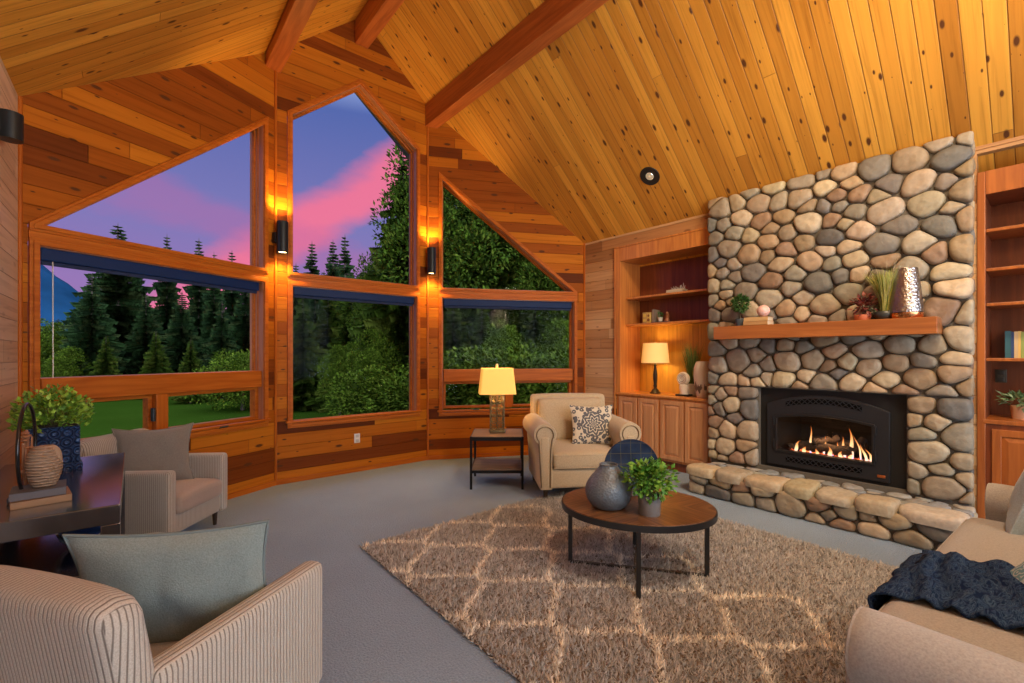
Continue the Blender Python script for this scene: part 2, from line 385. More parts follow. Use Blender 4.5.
# floor: blue-grey carpet
mb = MB(); mb.prism([(XL-.2, BACK), (XR+.7, BACK), (XR+.7, 4.7), (PC0[0], 5.9), (PA1[0], 5.9), (XL-.2, 4.85)], -.06, 0, 'z')
m, nt, b = newmat('blue_grey_carpet'); tc = N(nt, 'ShaderNodeTexCoord')
n1 = N(nt, 'ShaderNodeTexNoise'); n1.inputs['Scale'].default_value = 1.6; n1.inputs['Detail'].default_value = 4; L(nt, tc.outputs['Object'], n1.inputs[0])
n2 = N(nt, 'ShaderNodeTexNoise'); n2.inputs['Scale'].default_value = 95; n2.inputs['Detail'].default_value = 4; L(nt, tc.outputs['Object'], n2.inputs[0])
c = mixc(nt, n2.outputs[0], (.14, .20, .285), (.34, .465, .63)); c = mixc(nt, .35, c, ramp(nt, n1.outputs[0], [(.35, (.72, .72, .74)), (.65, (1, 1, 1))]), 'MULTIPLY')
L(nt, c, b.inputs['Base Color']); b.inputs['Roughness'].default_value = .95; b.inputs['Sheen Weight'].default_value = .2; b.inputs['Specular IOR Level'].default_value = .1
bp = N(nt, 'ShaderNodeBump'); bp.inputs['Strength'].default_value = .9; bp.inputs['Distance'].default_value = .012; L(nt, n2.outputs[0], bp.inputs['Height']); L(nt, bp.outputs[0], b.inputs['Normal'])
struct(mb.build('floor', m, smooth=0))
# ceiling: two slopes, local x runs down the slope, local y along the ridge
ang = math.atan(SL)
for nm, sgn, X1 in (('ceiling', 1, XR+.9), ('ceiling', -1, XL-.3)):
    Ls = abs(X1-RIDGE[0])/math.cos(ang)
    ca = math.cos(ang); cor = [(0, 5.95), ((1.08)/ca, 5.95), (Ls, 5.95-.505*(Ls*ca-1.08)+.10)]
    mb = MB(); mb.prism([(0, BACK), (Ls, BACK)]+cor[::-1], 0, .2, 'z')
    o = struct(mb.build(nm, M_ceil, smooth=0)); o.location = (RIDGE[0], 0, RIDGE[1]-(0))
    if sgn > 0: o.rotation_euler = (0, ang, 0)
    else: o.rotation_euler = (0, PI-ang, 0); o.data.transform(Matrix.Scale(-1, 4, (0, 0, 1))); o.data.flip_normals()
# overhang of the roof outside the bay: wood soffit, its dusk shade put in as grey
M_soffit = plain('dusk_soffit', (.10, .10, .105), .7)
for sgn, X1 in ((1, 3.75), (-1, .9)):
    Ls = abs(X1-RIDGE[0])/math.cos(ang); mb = MB()
    mb.add([(0, 5.96, 0), (Ls, 5.96, 0), (Ls, 5.98, 0), (0, 7.05, 0), (0, 5.96, .2), (Ls, 5.96, .2), (Ls, 5.98, .2), (0, 7.05, .2)] if False else
           [(0, 5.96, 0), (Ls, 5.96, 0), (Ls, 7.0, 0), (0, 7.0, 0), (0, 5.96, .2), (Ls, 5.96, .2), (Ls, 7.0, .2), (0, 7.0, .2)],
           [(0, 3, 2, 1), (4, 5, 6, 7), (0, 1, 5, 4), (1, 2, 6, 5), (2, 3, 7, 6), (3, 0, 4, 7)])
    o = struct(mb.build('roof_overhang', M_soffit, smooth=0)); o.location = (RIDGE[0], 0, RIDGE[1])
    if sgn > 0: o.rotation_euler = (0, ang, 0)
    else: o.rotation_euler = (0, PI-ang, 0); o.data.transform(Matrix.Scale(-1, 4, (0, 0, 1))); o.data.flip_normals()
# beams
for nm, x0, x1, zb, lab in (('ceiling_beam', 1.14, 1.31, 4.77, ''), ('ceiling_beam', 3.19, 3.36, 4.76, ''), ('ridge_beam', 2.18, 2.35, 5.50, '')):
    mb = MB(); zt = roofz((x0+x1)/2)+.06 if nm == 'ceiling_beam' else 5.95
    mb.box(x0, x1, BACK, 5.85, zb, zt)
    o = struct(mb.build(nm, M_beam, smooth=0, bevel=.006))
# wall facets ---------------------------------------------------------------
def facet(p, q):
    a = math.atan2(q[1]-p[1], q[0]-p[0]); return (p[0], p[1], 0), a, math.hypot(q[0]-p[0], q[1]-p[1])
def wall(name, loc, rz, pieces, m, th=.22):
    mb = MB()
    for (s0, s1, lo, hi) in pieces:
        mb.prism([(s0, lo[0]), (s1, lo[1]), (s1, hi[1]), (s0, hi[0])], 0, th)
    o = struct(mb.build(name, m, smooth=0)); o.location = loc; o.rotation_euler = (0, 0, rz); return o
def interp(poly, s):
    for (a, za), (b2, zb) in zip(poly, poly[1:]):
        if a-1e-6 <= s <= b2+1e-6: return za+(zb-za)*(s-a)/(b2-a)
def inset(poly, w):
    """convex polygon, counter-clockwise, moved inwards"""
    n = len(poly); out = []
    for i in range(n):
        p0, p1, p2 = Vector(poly[i-1]), Vector(poly[i]), Vector(poly[(i+1) % n])
        d1 = (p1-p0).normalized(); d2 = (p2-p1).normalized()
        n1 = Vector((-d1.y, d1.x)); n2 = Vector((-d2.y, d2.x))
        bb = (n1+n2).normalized(); out.append(tuple(p1+bb*(w/bb.dot(n1))))
    return out
wn_ = [0]
def window(loc, rz, poly, mullions=(), w=.075, blind=False, nhandles=0, label='', opening=()):
    """poly: outer casing outline (s, z) counter-clockwise"""
    wn_[0] += 1
    root = empty('window_%d' % wn_[0], loc, rz, kind='structure')
    i0 = inset(poly, w); i1 = inset(poly, w+.018); i2 = inset(poly, w+.055)
    MB().ring(poly, i0, -.028, 0.0).build('casing', M_trim, root, smooth=0, bevel=.006)
    MB().ring(inset(poly, .02), i0, -.040, -.028).build('casing_moulding', M_trim, root, smooth=0, bevel=.005)
    MB().ring(inset(poly, w-.01), inset(poly, w+.006), -.012, .20).build('jamb', M_jamb, root, smooth=0)
    MB().ring(i0, inset(poly, w+.012), .06, .075).build('stop_bead', M_trim, root, smooth=0, bevel=.003)
    MB().ring(i0, inset(poly, w+.022), .11, .15).build('sash', M_trim, root, smooth=0, bevel=.004)
    mb = MB(); mb.prism(inset(poly, w+.012), .128, .134); mb.build('glass', M_glass, root, smooth=0)
    return root
def bay(name, p, q, top, sides, zb, bands, subs):
    loc, rz, Ln = facet(p, q)
    # roof line over this wall
    def rz_(s):
        X = p[0]+(q[0]-p[0])*s/Ln; return roofz(X)+.05
    sL, sR = sides
    apexs = [s for s, z in top[1:-1]]
    ks = sorted(set([0, sL, sR, Ln]+apexs+([(RIDGE[0]-p[0])] if name == 'wall_back' else [])))
    pieces = []
    for a, b2 in zip(ks, ks[1:]):
        if b2 <= sL+1e-6 or a >= sR-1e-6:
            pieces.append((a, b2, (0, 0), (rz_(a), rz_(b2))))
        else:
            pieces.append((a, b2, (0, 0), (zb, zb)))
            pieces.append((a, b2, (interp(top, a), interp(top, b2)), (rz_(a), rz_(b2))))
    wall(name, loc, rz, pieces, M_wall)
    MB().box(0, Ln, -.022, 0, .0, .055).build('x', M_trim, None, smooth=0, bevel=.004)
    o = bpy.context.scene.objects[-1] if False else [ob for ob in scene.collection.objects if ob.name == 'x'][0]
    o.name = 'baseboard_'+name.split('_', 1)[1]; struct(o); o.location = loc; o.rotation_euler = (0, 0, rz)
    return loc, rz, Ln
SU, SD = 2.415, 2.37
# left bay wall
topA = [(.05, 2.462), (2.02, 4.20)]
locA, rzA, LA = bay('wall_left_bay', PA0, PA1, topA, (.05, 2.02), .70, None, None)
topB = [(.127, 4.355), (1.0, 5.065), (1.85, 4.41)]
locB, rzB, LB = bay('wall_back', PA1, PC0, topB, (.127, 1.85), .64, None, None)
topC = [(.157, 4.13), (2.262, 2.462)]
locC, rzC, LC = bay('wall_right_bay', PC0, PC1, topC, (.157, 2.262), .62, None, None)
window(locA, rzA, [(.05, SU), (2.02, SU), (2.02, 4.20), (.05, 2.475)], w=.055)
wA = window(locA, rzA, [(.05, .70), (2.02, .70), (2.02, SD), (.05, SD)], w=.055)
window(locB, rzB, [(.127, SU), (1.85, SU), (1.85, 4.41), (1.0, 5.065), (.127, 4.355)], w=.055)
wB = window(locB, rzB, [(.127, .64), (1.85, .64), (1.85, SD), (.127, SD)], w=.055)
window(locC, rzC, [(.157, SU), (2.262, SU), (2.262, 2.475), (.157, 4.13)], w=.05)
wC = window(locC, rzC, [(.157, .62), (2.262, .62), (2.262, SD), (.157, SD)], w=.05)
for wr, a, b2 in ((wA, .05, 2.02), (wB, .127, 1.85), (wC, .157, 2.262)):
    MB().box(a, b2, -.016, .16, SD-.004, SU+.004).build('transom', M_trim, wr, smooth=0)
# rails, posts and small lower sashes of the left and right bays
def lower(root, s0, s1, sm, z0, zr0, zr1, w=.05):
    MB().box(s0, s1, -.01, .17, zr0, zr1).build('rail', M_trim, root, smooth=0, bevel=.008)
    MB().box(sm-w, sm+w, -.005, .17, z0, zr0).build('mullion', M_trimv, root, smooth=0, bevel=.006)
    for a, b2 in ((s0, sm-w), (sm+w, s1)):
        pl = [(a, z0), (b2, z0), (b2, zr0), (a, zr0)]
        MB().ring(pl, inset(pl, .035), .06, .14).build('lower_sash', M_trim, root, smooth=0, bevel=.004)
        c = (a+b2)/2
        hb = MB().box(c-.06, c+.06, -.035, -.010, z0-.035, z0-.012); hb.tube([(c-.02, -.04, z0-.02), (c-.03, -.06, z0-.012), (c+.05, -.065, z0-.008)], .008)
        hb.build('crank_handle', M_iron, root)
    MB().box(sm+w+.02 if False else sm-w-.035, sm-w-.012, -.02, .02, (z0+zr0)/2-.06, (z0+zr0)/2+.06).build('sash_lock', M_iron, root, smooth=0, bevel=.004)
lower(wA, .12, 1.95, .945, .78, 1.145, 1.325)
lower(wC, .225, 2.195, 1.185, .72, 1.11, 1.29)
for root, s0, s1, z in ((wA, .05, 2.02, .70), (wB, .127, 1.85, .64), (wC, .157, 2.262, .62)):
    MB().box(s0-.02, s1+.02, -.05, .0, z+.06, z+.085).build('stool_sill', M_trim, root, smooth=0, bevel=.006)
# roller blinds rolled up at the top of the lower windows
for loc, rz, s0, s1, cord, lab in ((locA, rzA, .13, 1.94, .20, 'rolled-up navy blind along the head of the left bay window'),
                                   (locB, rzB, .20, 1.78, None, 'rolled-up navy blind along the head of the middle bay window'),
                                   (locC, rzC, .23, 2.19, None, 'rolled-up navy blind along the head of the right bay window, above the lit lamp')):
    t = empty('window_blind', loc, rz, lab, 'blind', 'rolled-up blinds of the bay')
    MB().box(s0, s1, .02, .085, 2.215, 2.318).build('cassette', M_navy, t, smooth=0, bevel=.01)
    MB().box(s0+.01, s1-.01, .045, .06, 2.185, 2.215).build('shade_roll', plain('navy_cloth', (.008, .02, .07), .8), t, smooth=0, bevel=.004)
    if cord: MB().tube([(cord, .03, 2.23), (cord+.002, .03, 1.4), (cord, .03, 1.05)], .0035, 6).build('pull_cord', M_white, t)
# corner battens
for k, (x, y) in enumerate((PA0, PA1, PC0, PC1)):
    mb = MB(); z1 = roofz(x)
    d = Vector((2.3-x, 3.0-y)).normalized()*.008
    mb.prism([(x+d.x+.016*math.cos(a), y+d.y+.016*math.sin(a)) for a in [i*PI/4 for i in range(8)]], 0, z1, 'z')
    struct(mb.build('trim_%d' % (k+1), M_trimv, smooth=0))
# left wall
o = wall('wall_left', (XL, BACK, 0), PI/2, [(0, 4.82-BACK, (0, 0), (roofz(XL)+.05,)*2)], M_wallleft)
MB_ = MB().box(0, 4.82-BACK, -.02, 0, 0, .055).build('baseboard_left', M_trim, smooth=0); struct(MB_); MB_.location = (XL, BACK, 0); MB_.rotation_euler = (0, 0, PI/2)
# back of the room behind the camera: a gable with two wide openings to the outside
pc = []
for a, b2, lo, hi in ((XL, -.4, 0, 9), (-.4, 2.1, 0, .1), (-.4, 2.1, 3.2, 9), (2.1, 2.27, 0, 9), (2.27, 2.45, 0, 9), (2.45, 5.0, 0, .1), (2.45, 5.0, 3.2, 9), (5.0, XR+.8, 0, 9)):
    f = lambda X: (roofz(X)+.05 if hi == 9 else hi)
    pc.append((a-XL, b2-XL, (lo, lo), (f(a), f(b2))))
o = wall('wall_front', (XL, BACK-.22, 0), 0, pc, M_wallside)
# fireplace wall: local x = 4.70 - Y, opening for the cabinet niches
NX0, NX1 = 4.70-4.10, 4.70-2.64       # left niche
CH0, CH1 = .457, 2.65                 # chimney breast in Y
NTOP = 3.03
RN0, RN1 = 4.70-.44, 4.70+1.6         # right bookcase niche
RTOP = 3.16
zt = roofz(XR)+.05
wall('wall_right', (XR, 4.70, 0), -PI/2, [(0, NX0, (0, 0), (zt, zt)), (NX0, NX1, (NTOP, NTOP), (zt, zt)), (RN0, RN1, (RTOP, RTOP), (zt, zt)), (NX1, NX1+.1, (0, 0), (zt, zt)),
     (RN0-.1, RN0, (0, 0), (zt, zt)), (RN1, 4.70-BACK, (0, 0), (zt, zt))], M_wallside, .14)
o = MB().box(0, NX0, -.02, 0, 0, .055).build('baseboard_right', M_trim, smooth=0, bevel=.004); struct(o); o.location = (XR, 4.70, 0); o.rotation_euler = (0, 0, -PI/2)
# niche shells (behind the fireplace wall)
mb = MB(); Y0, Y1 = 2.60, 4.14
mb.box(XR+.50, XR+.56, Y0, Y1, 0, 3.3); mb.box(XR+.13, XR+.56, Y1, Y1+.05, 0, 3.3); mb.box(XR+.13, XR+.56, Y0-.05, Y0, 0, 3.3); mb.box(XR+.13, XR+.56, Y0-.05, Y1+.05, 3.12, 3.3)
mb.box(XR+.50, XR+.56, -1.7, .50, 0, 3.5); mb.box(XR+.13, XR+.56, .50, .55, 0, 3.5); mb.box(XR+.13, XR+.56, -1.75, -1.7, 0, 3.5); mb.box(XR+.13, XR+.56, -1.75, .55, 3.25, 3.5)
struct(mb.build('wall_niche', M_cab, smooth=0))
# outlets
def plate(p, rz, lab, col=M_white, w=.075, h=.12, sc=(.55, .52, .46)):
    t = empty('wall_outlet', p, rz, lab, 'outlet')
    MB().rbox(-w/2, w/2, -.008, .002, -h/2, h/2, .006, 2).build('cover_plate', col, t)
    for dz in (-.03, .03):
        MB().rbox(-.02, .02, -.011, -.006, dz-.018, dz+.018, .004, 2).build('socket', plain('socket_face', sc, .4), t)
    return t
e = Vector((math.cos(rzB), math.sin(rzB)))
plate((PA1[0]+e.x*.955, PA1[1]-.004, .43), rzB, 'cream wall outlet low on the cedar boards under the middle bay window')
# sconces in the bay corners
M_scb = plain('sconce_blue_black', (.02, .028, .035), .35, .5)
M_glow = plain('sconce_lens', (1, .8, .5), .4, emis=(1, .62, .25), estr=14)
def sconce(px, x, y, z0, z1, face, lab, up=42):
    t = empty('wall_sconce', (x, y, 0), face, lab, 'wall lamp', 'cylinder wall lamps in the bay corners')
    r = .060
    mb = MB(); mb.lathe([(r-.006, z0+.012), (r, z0), (r, z1), (r-.006, z1-.012), (.0, z1-.03)], 28, cap=False); mb.lathe([(.0, z0+.03), (r-.006, z0+.012)], 28, cap=False)
    mb.build('lamp_cylinder', M_scb, t)
    zc = (z0+z1)/2
    MB().rbox(-.05, .05, .05, .115, zc-.06, zc+.06, .008, 2).build('back_plate', M_scb, t)
    for z, dz in ((z0+.013, -1), (z1-.013, 1)):
        MB().lathe([(0, z), (r-.008, z+.0005), (r-.008, z+.003), (0, z+.003)], 20).build('lens', M_glow, t)
        l = light('sconce_light', 'SPOT', (0, 0, z+dz*.03), up if dz < 0 else up*1.2, (1, .55, .13), .03, spot=110, blend=.8)
        l.rotation_euler = (0 if dz < 0 else PI, 0, 0); l.parent = t
    return t
for (cx, cy), z0, z1, lab in ((PA1, 2.665, 3.02, 'dark cylinder wall lamp glowing up and down between left and middle bay windows'),
                              (PC0, 2.645, 3.01, 'dark cylinder wall lamp glowing up and down between the middle and right bay windows')):
    d = Vector((2.24-cx, 3.6-cy)).normalized()*.125
    sconce(0, cx+d.x+(.05 if cx > 2 else .0), cy+d.y, z0, z1, yaw(-d.x, -d.y), lab)
# dark cylinder fitting on the left wall, high up
pz = 1.5+218/455*2.95
t = empty('wall_sconce', (XL+.06, 4.12, 0), -PI/2, 'black cylinder wall lamp high on the left plank wall, near the ceiling edge', 'wall lamp')
mb = MB(); mb.lathe([(0, 2.82), (.058, 2.82), (.058, 2.985), (0, 2.985)], 28)
mb.build('lamp_cylinder', M_scb, t)
MB().rbox(-.05, .05, -.08, -.03, 2.85, 2.96, .01, 2).build('back_plate', M_scb, t)
# recessed downlight in the right slope
P = Vector((4.83, 3.19, roofz(4.83)))
t = empty('recessed_ceiling_light', P, 0, 'round black recessed light in the right slope of the plank ceiling', 'ceiling light'); t.rotation_euler = (0, ang, 0)
MB().lathe([(.078, -.006), (.12, -.010), (.124, .0), (.12, .004), (.078, .002)], 36).build('trim_ring', M_blackmat, t)
MB().lathe([(.08, -.004), (.075, .002), (.0, .004)], 32, cap=False).build('baffle', M_blackmat, t)
MB().ball((0, 0, -.003), (.052, .052, .022), 20, 12).build('lamp_lens', plain('chrome_lens', (.55, .5, .45), .15, .9, emis=(1, .8, .5), estr=.25), t)
# ================================================================== river-stone fireplace
rng = random.Random(11)
STONES = [(0.313, 0.252, 0.173), (0.386, 0.311, 0.209), (0.248, 0.214, 0.169), (0.442, 0.361, 0.245), (0.331, 0.244, 0.151), (0.202, 0.185, 0.162), (0.478, 0.386, 0.259), (0.285, 0.185, 0.122), (0.276, 0.248, 0.194), (0.405, 0.294, 0.180), (0.359, 0.307, 0.230), (0.147, 0.139, 0.130), (0.423, 0.353, 0.259)]
def clip(poly, a, b, c):
    """keep a*x+b*y<=c"""
    out = []; n = len(poly)
    for i in range(n):
        p, q = poly[i], poly[(i+1) % n]; dp = a*p[0]+b*p[1]-c; dq = a*q[0]+b*q[1]-c
        if dp <= 0: out.append(p)
        if dp*dq < 0: t = dp/(dp-dq); out.append((p[0]+(q[0]-p[0])*t, p[1]+(q[1]-p[1])*t))
    return out
def cells(inside, bbox, size, asp=1.15, seed=1, relax=2):
    r = random.Random(seed); x0, x1, z0, z1 = bbox; pts = []; tries = 0
    area = (x1-x0)*(z1-z0); rad = {}
    while tries < 6000:
        tries += 1
        p = (r.uniform(x0, x1), r.uniform(z0, z1))
        if not inside(*p): continue
        rr = size*(r.uniform(.62, 1.0) if r.random() < .75 else r.uniform(.40, .62))
        if all(math.hypot((p[0]-q[0])/asp, p[1]-q[1]) > (rr+q[2])/2 for q in pts): pts.append((p[0], p[1], rr))
    out = []
    for it in range(relax):
        out = []; new = []
        for i, p in enumerate(pts):
            poly = [(x0, z0), (x1, z0), (x1, z1), (x0, z1)]
            for j, q in enumerate(pts):
                if i == j: continue
                dx, dz = (q[0]-p[0])/asp**2, q[1]-p[1]
                if math.hypot(dx, dz) > 3.2*size: continue
                # power diagram so that big seeds take more room
                c = ((q[0]**2-p[0]**2)/asp**2+(q[1]**2-p[1]**2)+(p[2]**2-q[2]**2)*.25)/2
                poly = clip(poly, dx, dz, c)
                if len(poly) < 3: break
            if len(poly) < 3: new.append(p); continue
            out.append(poly)
            cx = sum(v[0] for v in poly)/len(poly); cz = sum(v[1] for v in poly)/len(poly)
            new.append((p[0]*.6+cx*.4, p[1]*.6+cz*.4, p[2]))
        if it < relax-1: pts = new
    return out
def stones(region_polys, bulge=.058, gap=.006, seed=3, tomap=None, flat=0):
    """each cell becomes a domed pebble; tomap(u, w, h) -> world"""
    r = random.Random(seed); V = []; Fc = []; Cc = []
    for poly in region_polys:
        # resample the outline evenly, then round it
        cx = sum(v[0] for v in poly)/len(poly); cz = sum(v[1] for v in poly)/len(poly)
        per = 0; seg = []
        for i in range(len(poly)):
            a, b = poly[i], poly[(i+1) % len(poly)]; l = math.dist(a, b); seg.append((a, b, l)); per += l
        if per < .12: continue
        n = 22; pts = []
        for k in range(n):
            t = per*k/n
            for a, b, l in seg:
                if t <= l: pts.append((a[0]+(b[0]-a[0])*t/l, a[1]+(b[1]-a[1])*t/l)); break
                t -= l
            else: pts.append(seg[-1][1])
        for _ in range(2): pts = [((pts[i-1][0]+2*pts[i][0]+pts[(i+1) % n][0])/4, (pts[i-1][1]+2*pts[i][1]+pts[(i+1) % n][1])/4) for i in range(n)]
        m = sum(math.dist(p, (cx, cz)) for p in pts)/n
        sc = max(.5, 1-gap/m)
        if m < .02: continue
        H = bulge*min(1.25, .55+m*5)*r.uniform(.75, 1.2)
        tx, tz = r.uniform(-.5, .5), r.uniform(-.5, .5); sd = r.uniform(0, 99)
        base = V and len(V) or 0
        col = list(r.choice(STONES)); v_ = r.uniform(.85, 1.18); col = [min(1, c*v_*r.uniform(.97, 1.03)) for c in col]
        rings = ((1.0, -.25), (1.03, .2), (1.0, .52), (.91, .78), (.74, .92), (.45, .99), (.2, 1.0))
        if flat: rings = ((1.0, -.3), (1.03, .2), (1.01, .6), (.95, .86), (.82, .96), (.5, 1.0), (.2, 1.0))
        for (k, h) in rings:
            for p in pts:
                dx, dz = (p[0]-cx)*sc*k, (p[1]-cz)*sc*k
                nn = noise.noise(Vector((dx*14+sd, dz*14, sd)))*.16+noise.noise(Vector((dx*40+sd, dz*40, sd)))*.05
                hh = H*(h+(nn+(tx*dx+tz*dz)/m*.35)*max(0, h))
                V.append(tomap(cx+dx*(1+nn*.25), cz+dz*(1+nn*.25), hh)); Cc.append(col)
        V.append(tomap(cx, cz, H*(1+noise.noise(Vector((sd, 0, sd)))*.16))); Cc.append(col)
        nr = len(rings)
        for a in range(nr-1):
            for k in range(n):
                k2 = (k+1) % n; Fc.append((base+a*n+k, base+a*n+k2, base+(a+1)*n+k2, base+(a+1)*n+k))
        for k in range(n): Fc.append((base+(nr-1)*n+k, base+(nr-1)*n+(k+1) % n, base+nr*n, base+nr*n))
    return V, Fc, Cc
def stone_mesh(name, parts, m, parent):
    V = []; Fq = []; C = []
    for v, f, c in parts:
        b = len(V); V += v; C += c; Fq += [tuple(i+b for i in q) for q in f]
    me = bpy.data.meshes.new(name); me.from_pydata(V, [], [q if q[2] != q[3] else q[:3] for q in Fq]); me.update()
    a = me.color_attributes.new('tint', 'FLOAT_COLOR', 'POINT'); c4 = np.ones((len(V), 4), np.float32); c4[:, :3] = C; a.data.foreach_set('color', c4.ravel())
    me.materials.append(m); me.shade_smooth(); o = link(bpy.data.objects.new(name, me)); o.parent = parent; return o
M_stone = tintmat('river_stone', .62, .55, 22, .4, bd=.012)
M_mortar = plain('grey_mortar', (.12, .105, .085), .95, bump=.8, bscale=40)
XC = 5.25                                    # face of the chimney breast
OY0, OY1, OZ0, OZ1 = .865, 2.10, .30, 1.145   # fire opening
fp = empty('stone_fireplace', (XC, (CH0+CH1)/2, 0), 0, 'tall river-stone fireplace with a raised hearth, thick wooden mantel and black gas fire', 'fireplace')
fpi = Matrix.Translation(-Vector(fp.location))
def fbuild(mb, *a, **k):
    mb.v = [tuple(fpi @ Vector(p)) for p in mb.v]; return mb.build(*a, **k)
ZT = roofz(XC)-.01
core = MB(); XB = XR+.13
core.box(XC, XB+.2, CH0+.02, OY0, 0, ZT); core.box(XC, XB+.2, OY1, CH1-.02, 0, ZT); core.box(XC, XB+.2, OY0, OY1, OZ1, ZT); core.box(XC, XB+.2, OY0, OY1, 0, OZ0)
fbuild(core, 'mortar_core', M_mortar, fp, smooth=0)
XB2 = XC
def face(u, w, h): return (XC-h-fp.location.x, u-fp.location.y, w)
# a lintel-free field of stones around the opening
def ins(y, z): return not (OY0-.02 < y < OY1+.02 and OZ0-.05 < z < OZ1+.02)
P1 = cells(lambda y, z: True, (CH0-.015, CH1+.015, OZ1+.005, ZT+.02), .212, 1.18, 5, 2)
P2 = cells(lambda y, z: True, (CH0-.015, OY0-.0, OZ0-.02, OZ1+.0), .235, 1.3, 8, 2)
P3 = cells(lambda y, z: True, (OY1+.0, CH1+.015, OZ0-.02, OZ1+.0), .25, 1.1, 23, 2)
P4 = cells(lambda y, z: True, (XC, XR+.02, 0, ZT-.03), .16, 1.1, 14, 3)
parts_ = [stones(P1, seed=4, tomap=face), stones(P2, seed=5, tomap=face), stones(P3, seed=6, tomap=face),
          stones(P4, .03, seed=7, tomap=lambda u, w, h: (u-fp.location.x, CH0+.02-h-fp.location.y, w)),
          stones(P4, .03, seed=9, tomap=lambda u, w, h: (u-fp.location.x, CH1-.02+h-fp.location.y, w))]
so = stone_mesh('chimney_stones', parts_, M_stone, fp)
# hearth: low wall of stones, flat lip stones on top
HX = 4.66; HY0, HY1 = .43, 2.60
core = MB(); core.box(HX+.03, XC, HY0+.03, HY1-.03, 0, .25); fbuild(core, 'hearth_core', M_mortar, fp, smooth=0)
H1 = cells(lambda y, z: True, (HY0, HY1, .0, .235), .20, 1.3, 31, 2)
H2 = cells(lambda y, z: True, (HX, XC, .0, .235), .17, 1.2, 32, 3)
stone_mesh('hearth_stones', [stones(H1, .055, seed=13, tomap=lambda u, w, h: (HX+.035-h-fp.location.x, u-fp.location.y, w)),
    stones(H2, .045, seed=14, tomap=lambda u, w, h: (u-fp.location.x, HY1-.03+h-fp.location.y, w)),
    stones(H2, .045, seed=15, tomap=lambda u, w, h: (u-fp.location.x, HY0+.03-h-fp.location.y, w))], M_stone, fp)
# lip: row of wide flat stones
lip = []; yy = HY0-.02; r = random.Random(77)
while yy < HY1:
    w = r.uniform(.26, .46); w = min(w, HY1+.04-yy)
    if HY1+.04-(yy+w) < .12: w = HY1+.04-yy
    d = r.uniform(.24, .33); k1, k2 = r.uniform(-.02, .02), r.uniform(-.03, .03); lip.append([(HX-.03+k1, yy), (HX+d, yy+k2), (HX+d+k2, yy+w), (HX-.03-k1, yy+w)])
    yy += w
def topmap(u, w, h): return (u-fp.location.x, w-fp.location.y, .225+h)
_s = STONES; STONES = [(.50, .42, .29), (.54, .46, .34), (.47, .40, .29), (.44, .37, .26), (.52, .46, .37)]
lipm = stones(lip, .062, .0005, 41, topmap, 1)
STONES = [(.30, .31, .32), (.36, .35, .33), (.25, .27, .29), (.42, .39, .33), (.33, .31, .28)]
H3 = cells(lambda y, z: True, (HX+.25, XC+.02, HY0, HY1), .24, .8, 36, 3)
backm = stones(H3, .05, .006, 42, lambda u, w, h: (u-fp.location.x, w-fp.location.y, .215+h), 1)
STONES = _s
stone_mesh('hearth_slabs', [lipm, backm], tintmat('hearth_slab_stone', .7, .5, 30, .3, bd=.01), fp)
# mantel
MX = 4.97; my0, my1 = .63, 2.47
mb = MB(); mb.box(MX, XC+.02, my0, my1, 1.672, 1.812)
fbuild(mb, 'mantel', M_mantel, fp, smooth=0, bevel=.006)
# gas insert ------------------------------------------------------------------
XF = XC+.045
def fo(x, y, X=None): p = onX(x, y, XF if X is None else X); return (p[1], p[2])
ins_ = empty('insert', (0, 0, 0)); ins_.parent = fp; ins_.matrix_parent_inverse = Matrix.Identity(4)
ins_.location = (0, 0, 0)
del ins_
def part(mb, name, m, parent=fp, **k):
    return fbuild(mb, name, m, parent, **k)
M_sur = plain('black_surround', (.005, .005, .006), .6)
M_panel = plain('black_cast_iron', (.019, .020, .025), .45, .3, bump=.15, bscale=150)
# window hole in the panel
pl, pr, pb = 2.025, .985, .335            # arched panel in Y, bottom
ptop = lambda y: .98+.115*(1-((y-(pl+pr)/2)/((pl-pr)/2))**2)
gl, gr, gb = 1.925, 1.115, .50
gtop = lambda y: .835+.045*(1-((y-(gl+gr)/2)/((gl-gr)/2))**2)
NA = 14
out_ = [(pr, pb), (pl, pb)]+[(pl-(pl-pr)*i/NA, ptop(pl-(pl-pr)*i/NA)) for i in range(NA+1)]
inn_ = [(gr, gb), (gl, gb)]+[(gl-(gl-gr)*i/NA, gtop(gl-(gl-gr)*i/NA)) for i in range(NA+1)]
def ringX(mb, o, i, a, b):
    n = len(o); v = [(a, *p) for p in o]+[(a, *p) for p in i]+[(b, *p) for p in o]+[(b, *p) for p in i]; f = []
    for k in range(n):
        j = (k+1) % n; f += [(k, j, n+j, n+k), (2*n+j, 2*n+k, 3*n+k, 3*n+j), (j, k, 2*n+k, 2*n+j), (n+k, n+j, 3*n+j, 3*n+k)]
    return mb.add(v, f)
mb = MB(); rect = [(OY0, OZ0-.02), (OY1, OZ0-.02)]+[(OY1-(OY1-OY0)*i/NA, OZ1) for i in range(NA+1)]
ringX(mb, rect, [(p[0], p[1]) for p in inn_], XC+.05, XC+.07); part(mb, 'black_surround', M_sur, smooth=0)
mb = MB(); ringX(mb, out_, inn_, XC+.015, XC+.05); pan = part(mb, 'arched_panel', M_panel, smooth=0, bevel=.006)
mb = MB(); g2 = [(p[0]+(.0 if True else 0), p[1]) for p in inn_]
def shrink(poly, w): return inset([(a, b) for a, b in poly], w)
# door frame round the glass, standing slightly proud
og = [(gr-.022, gb-.022), (gl+.022, gb-.022)]+[(y+(.022 if k == 0 else -.022 if k == NA else 0), z+.022) for k, (y, z) in enumerate(inn_[2:])]
ringX(mb, og, inn_, XC+.0, XC+.03); part(mb, 'door_frame', plain('black_iron_door', (.025, .025, .028), .35, .5), smooth=0, bevel=.005)
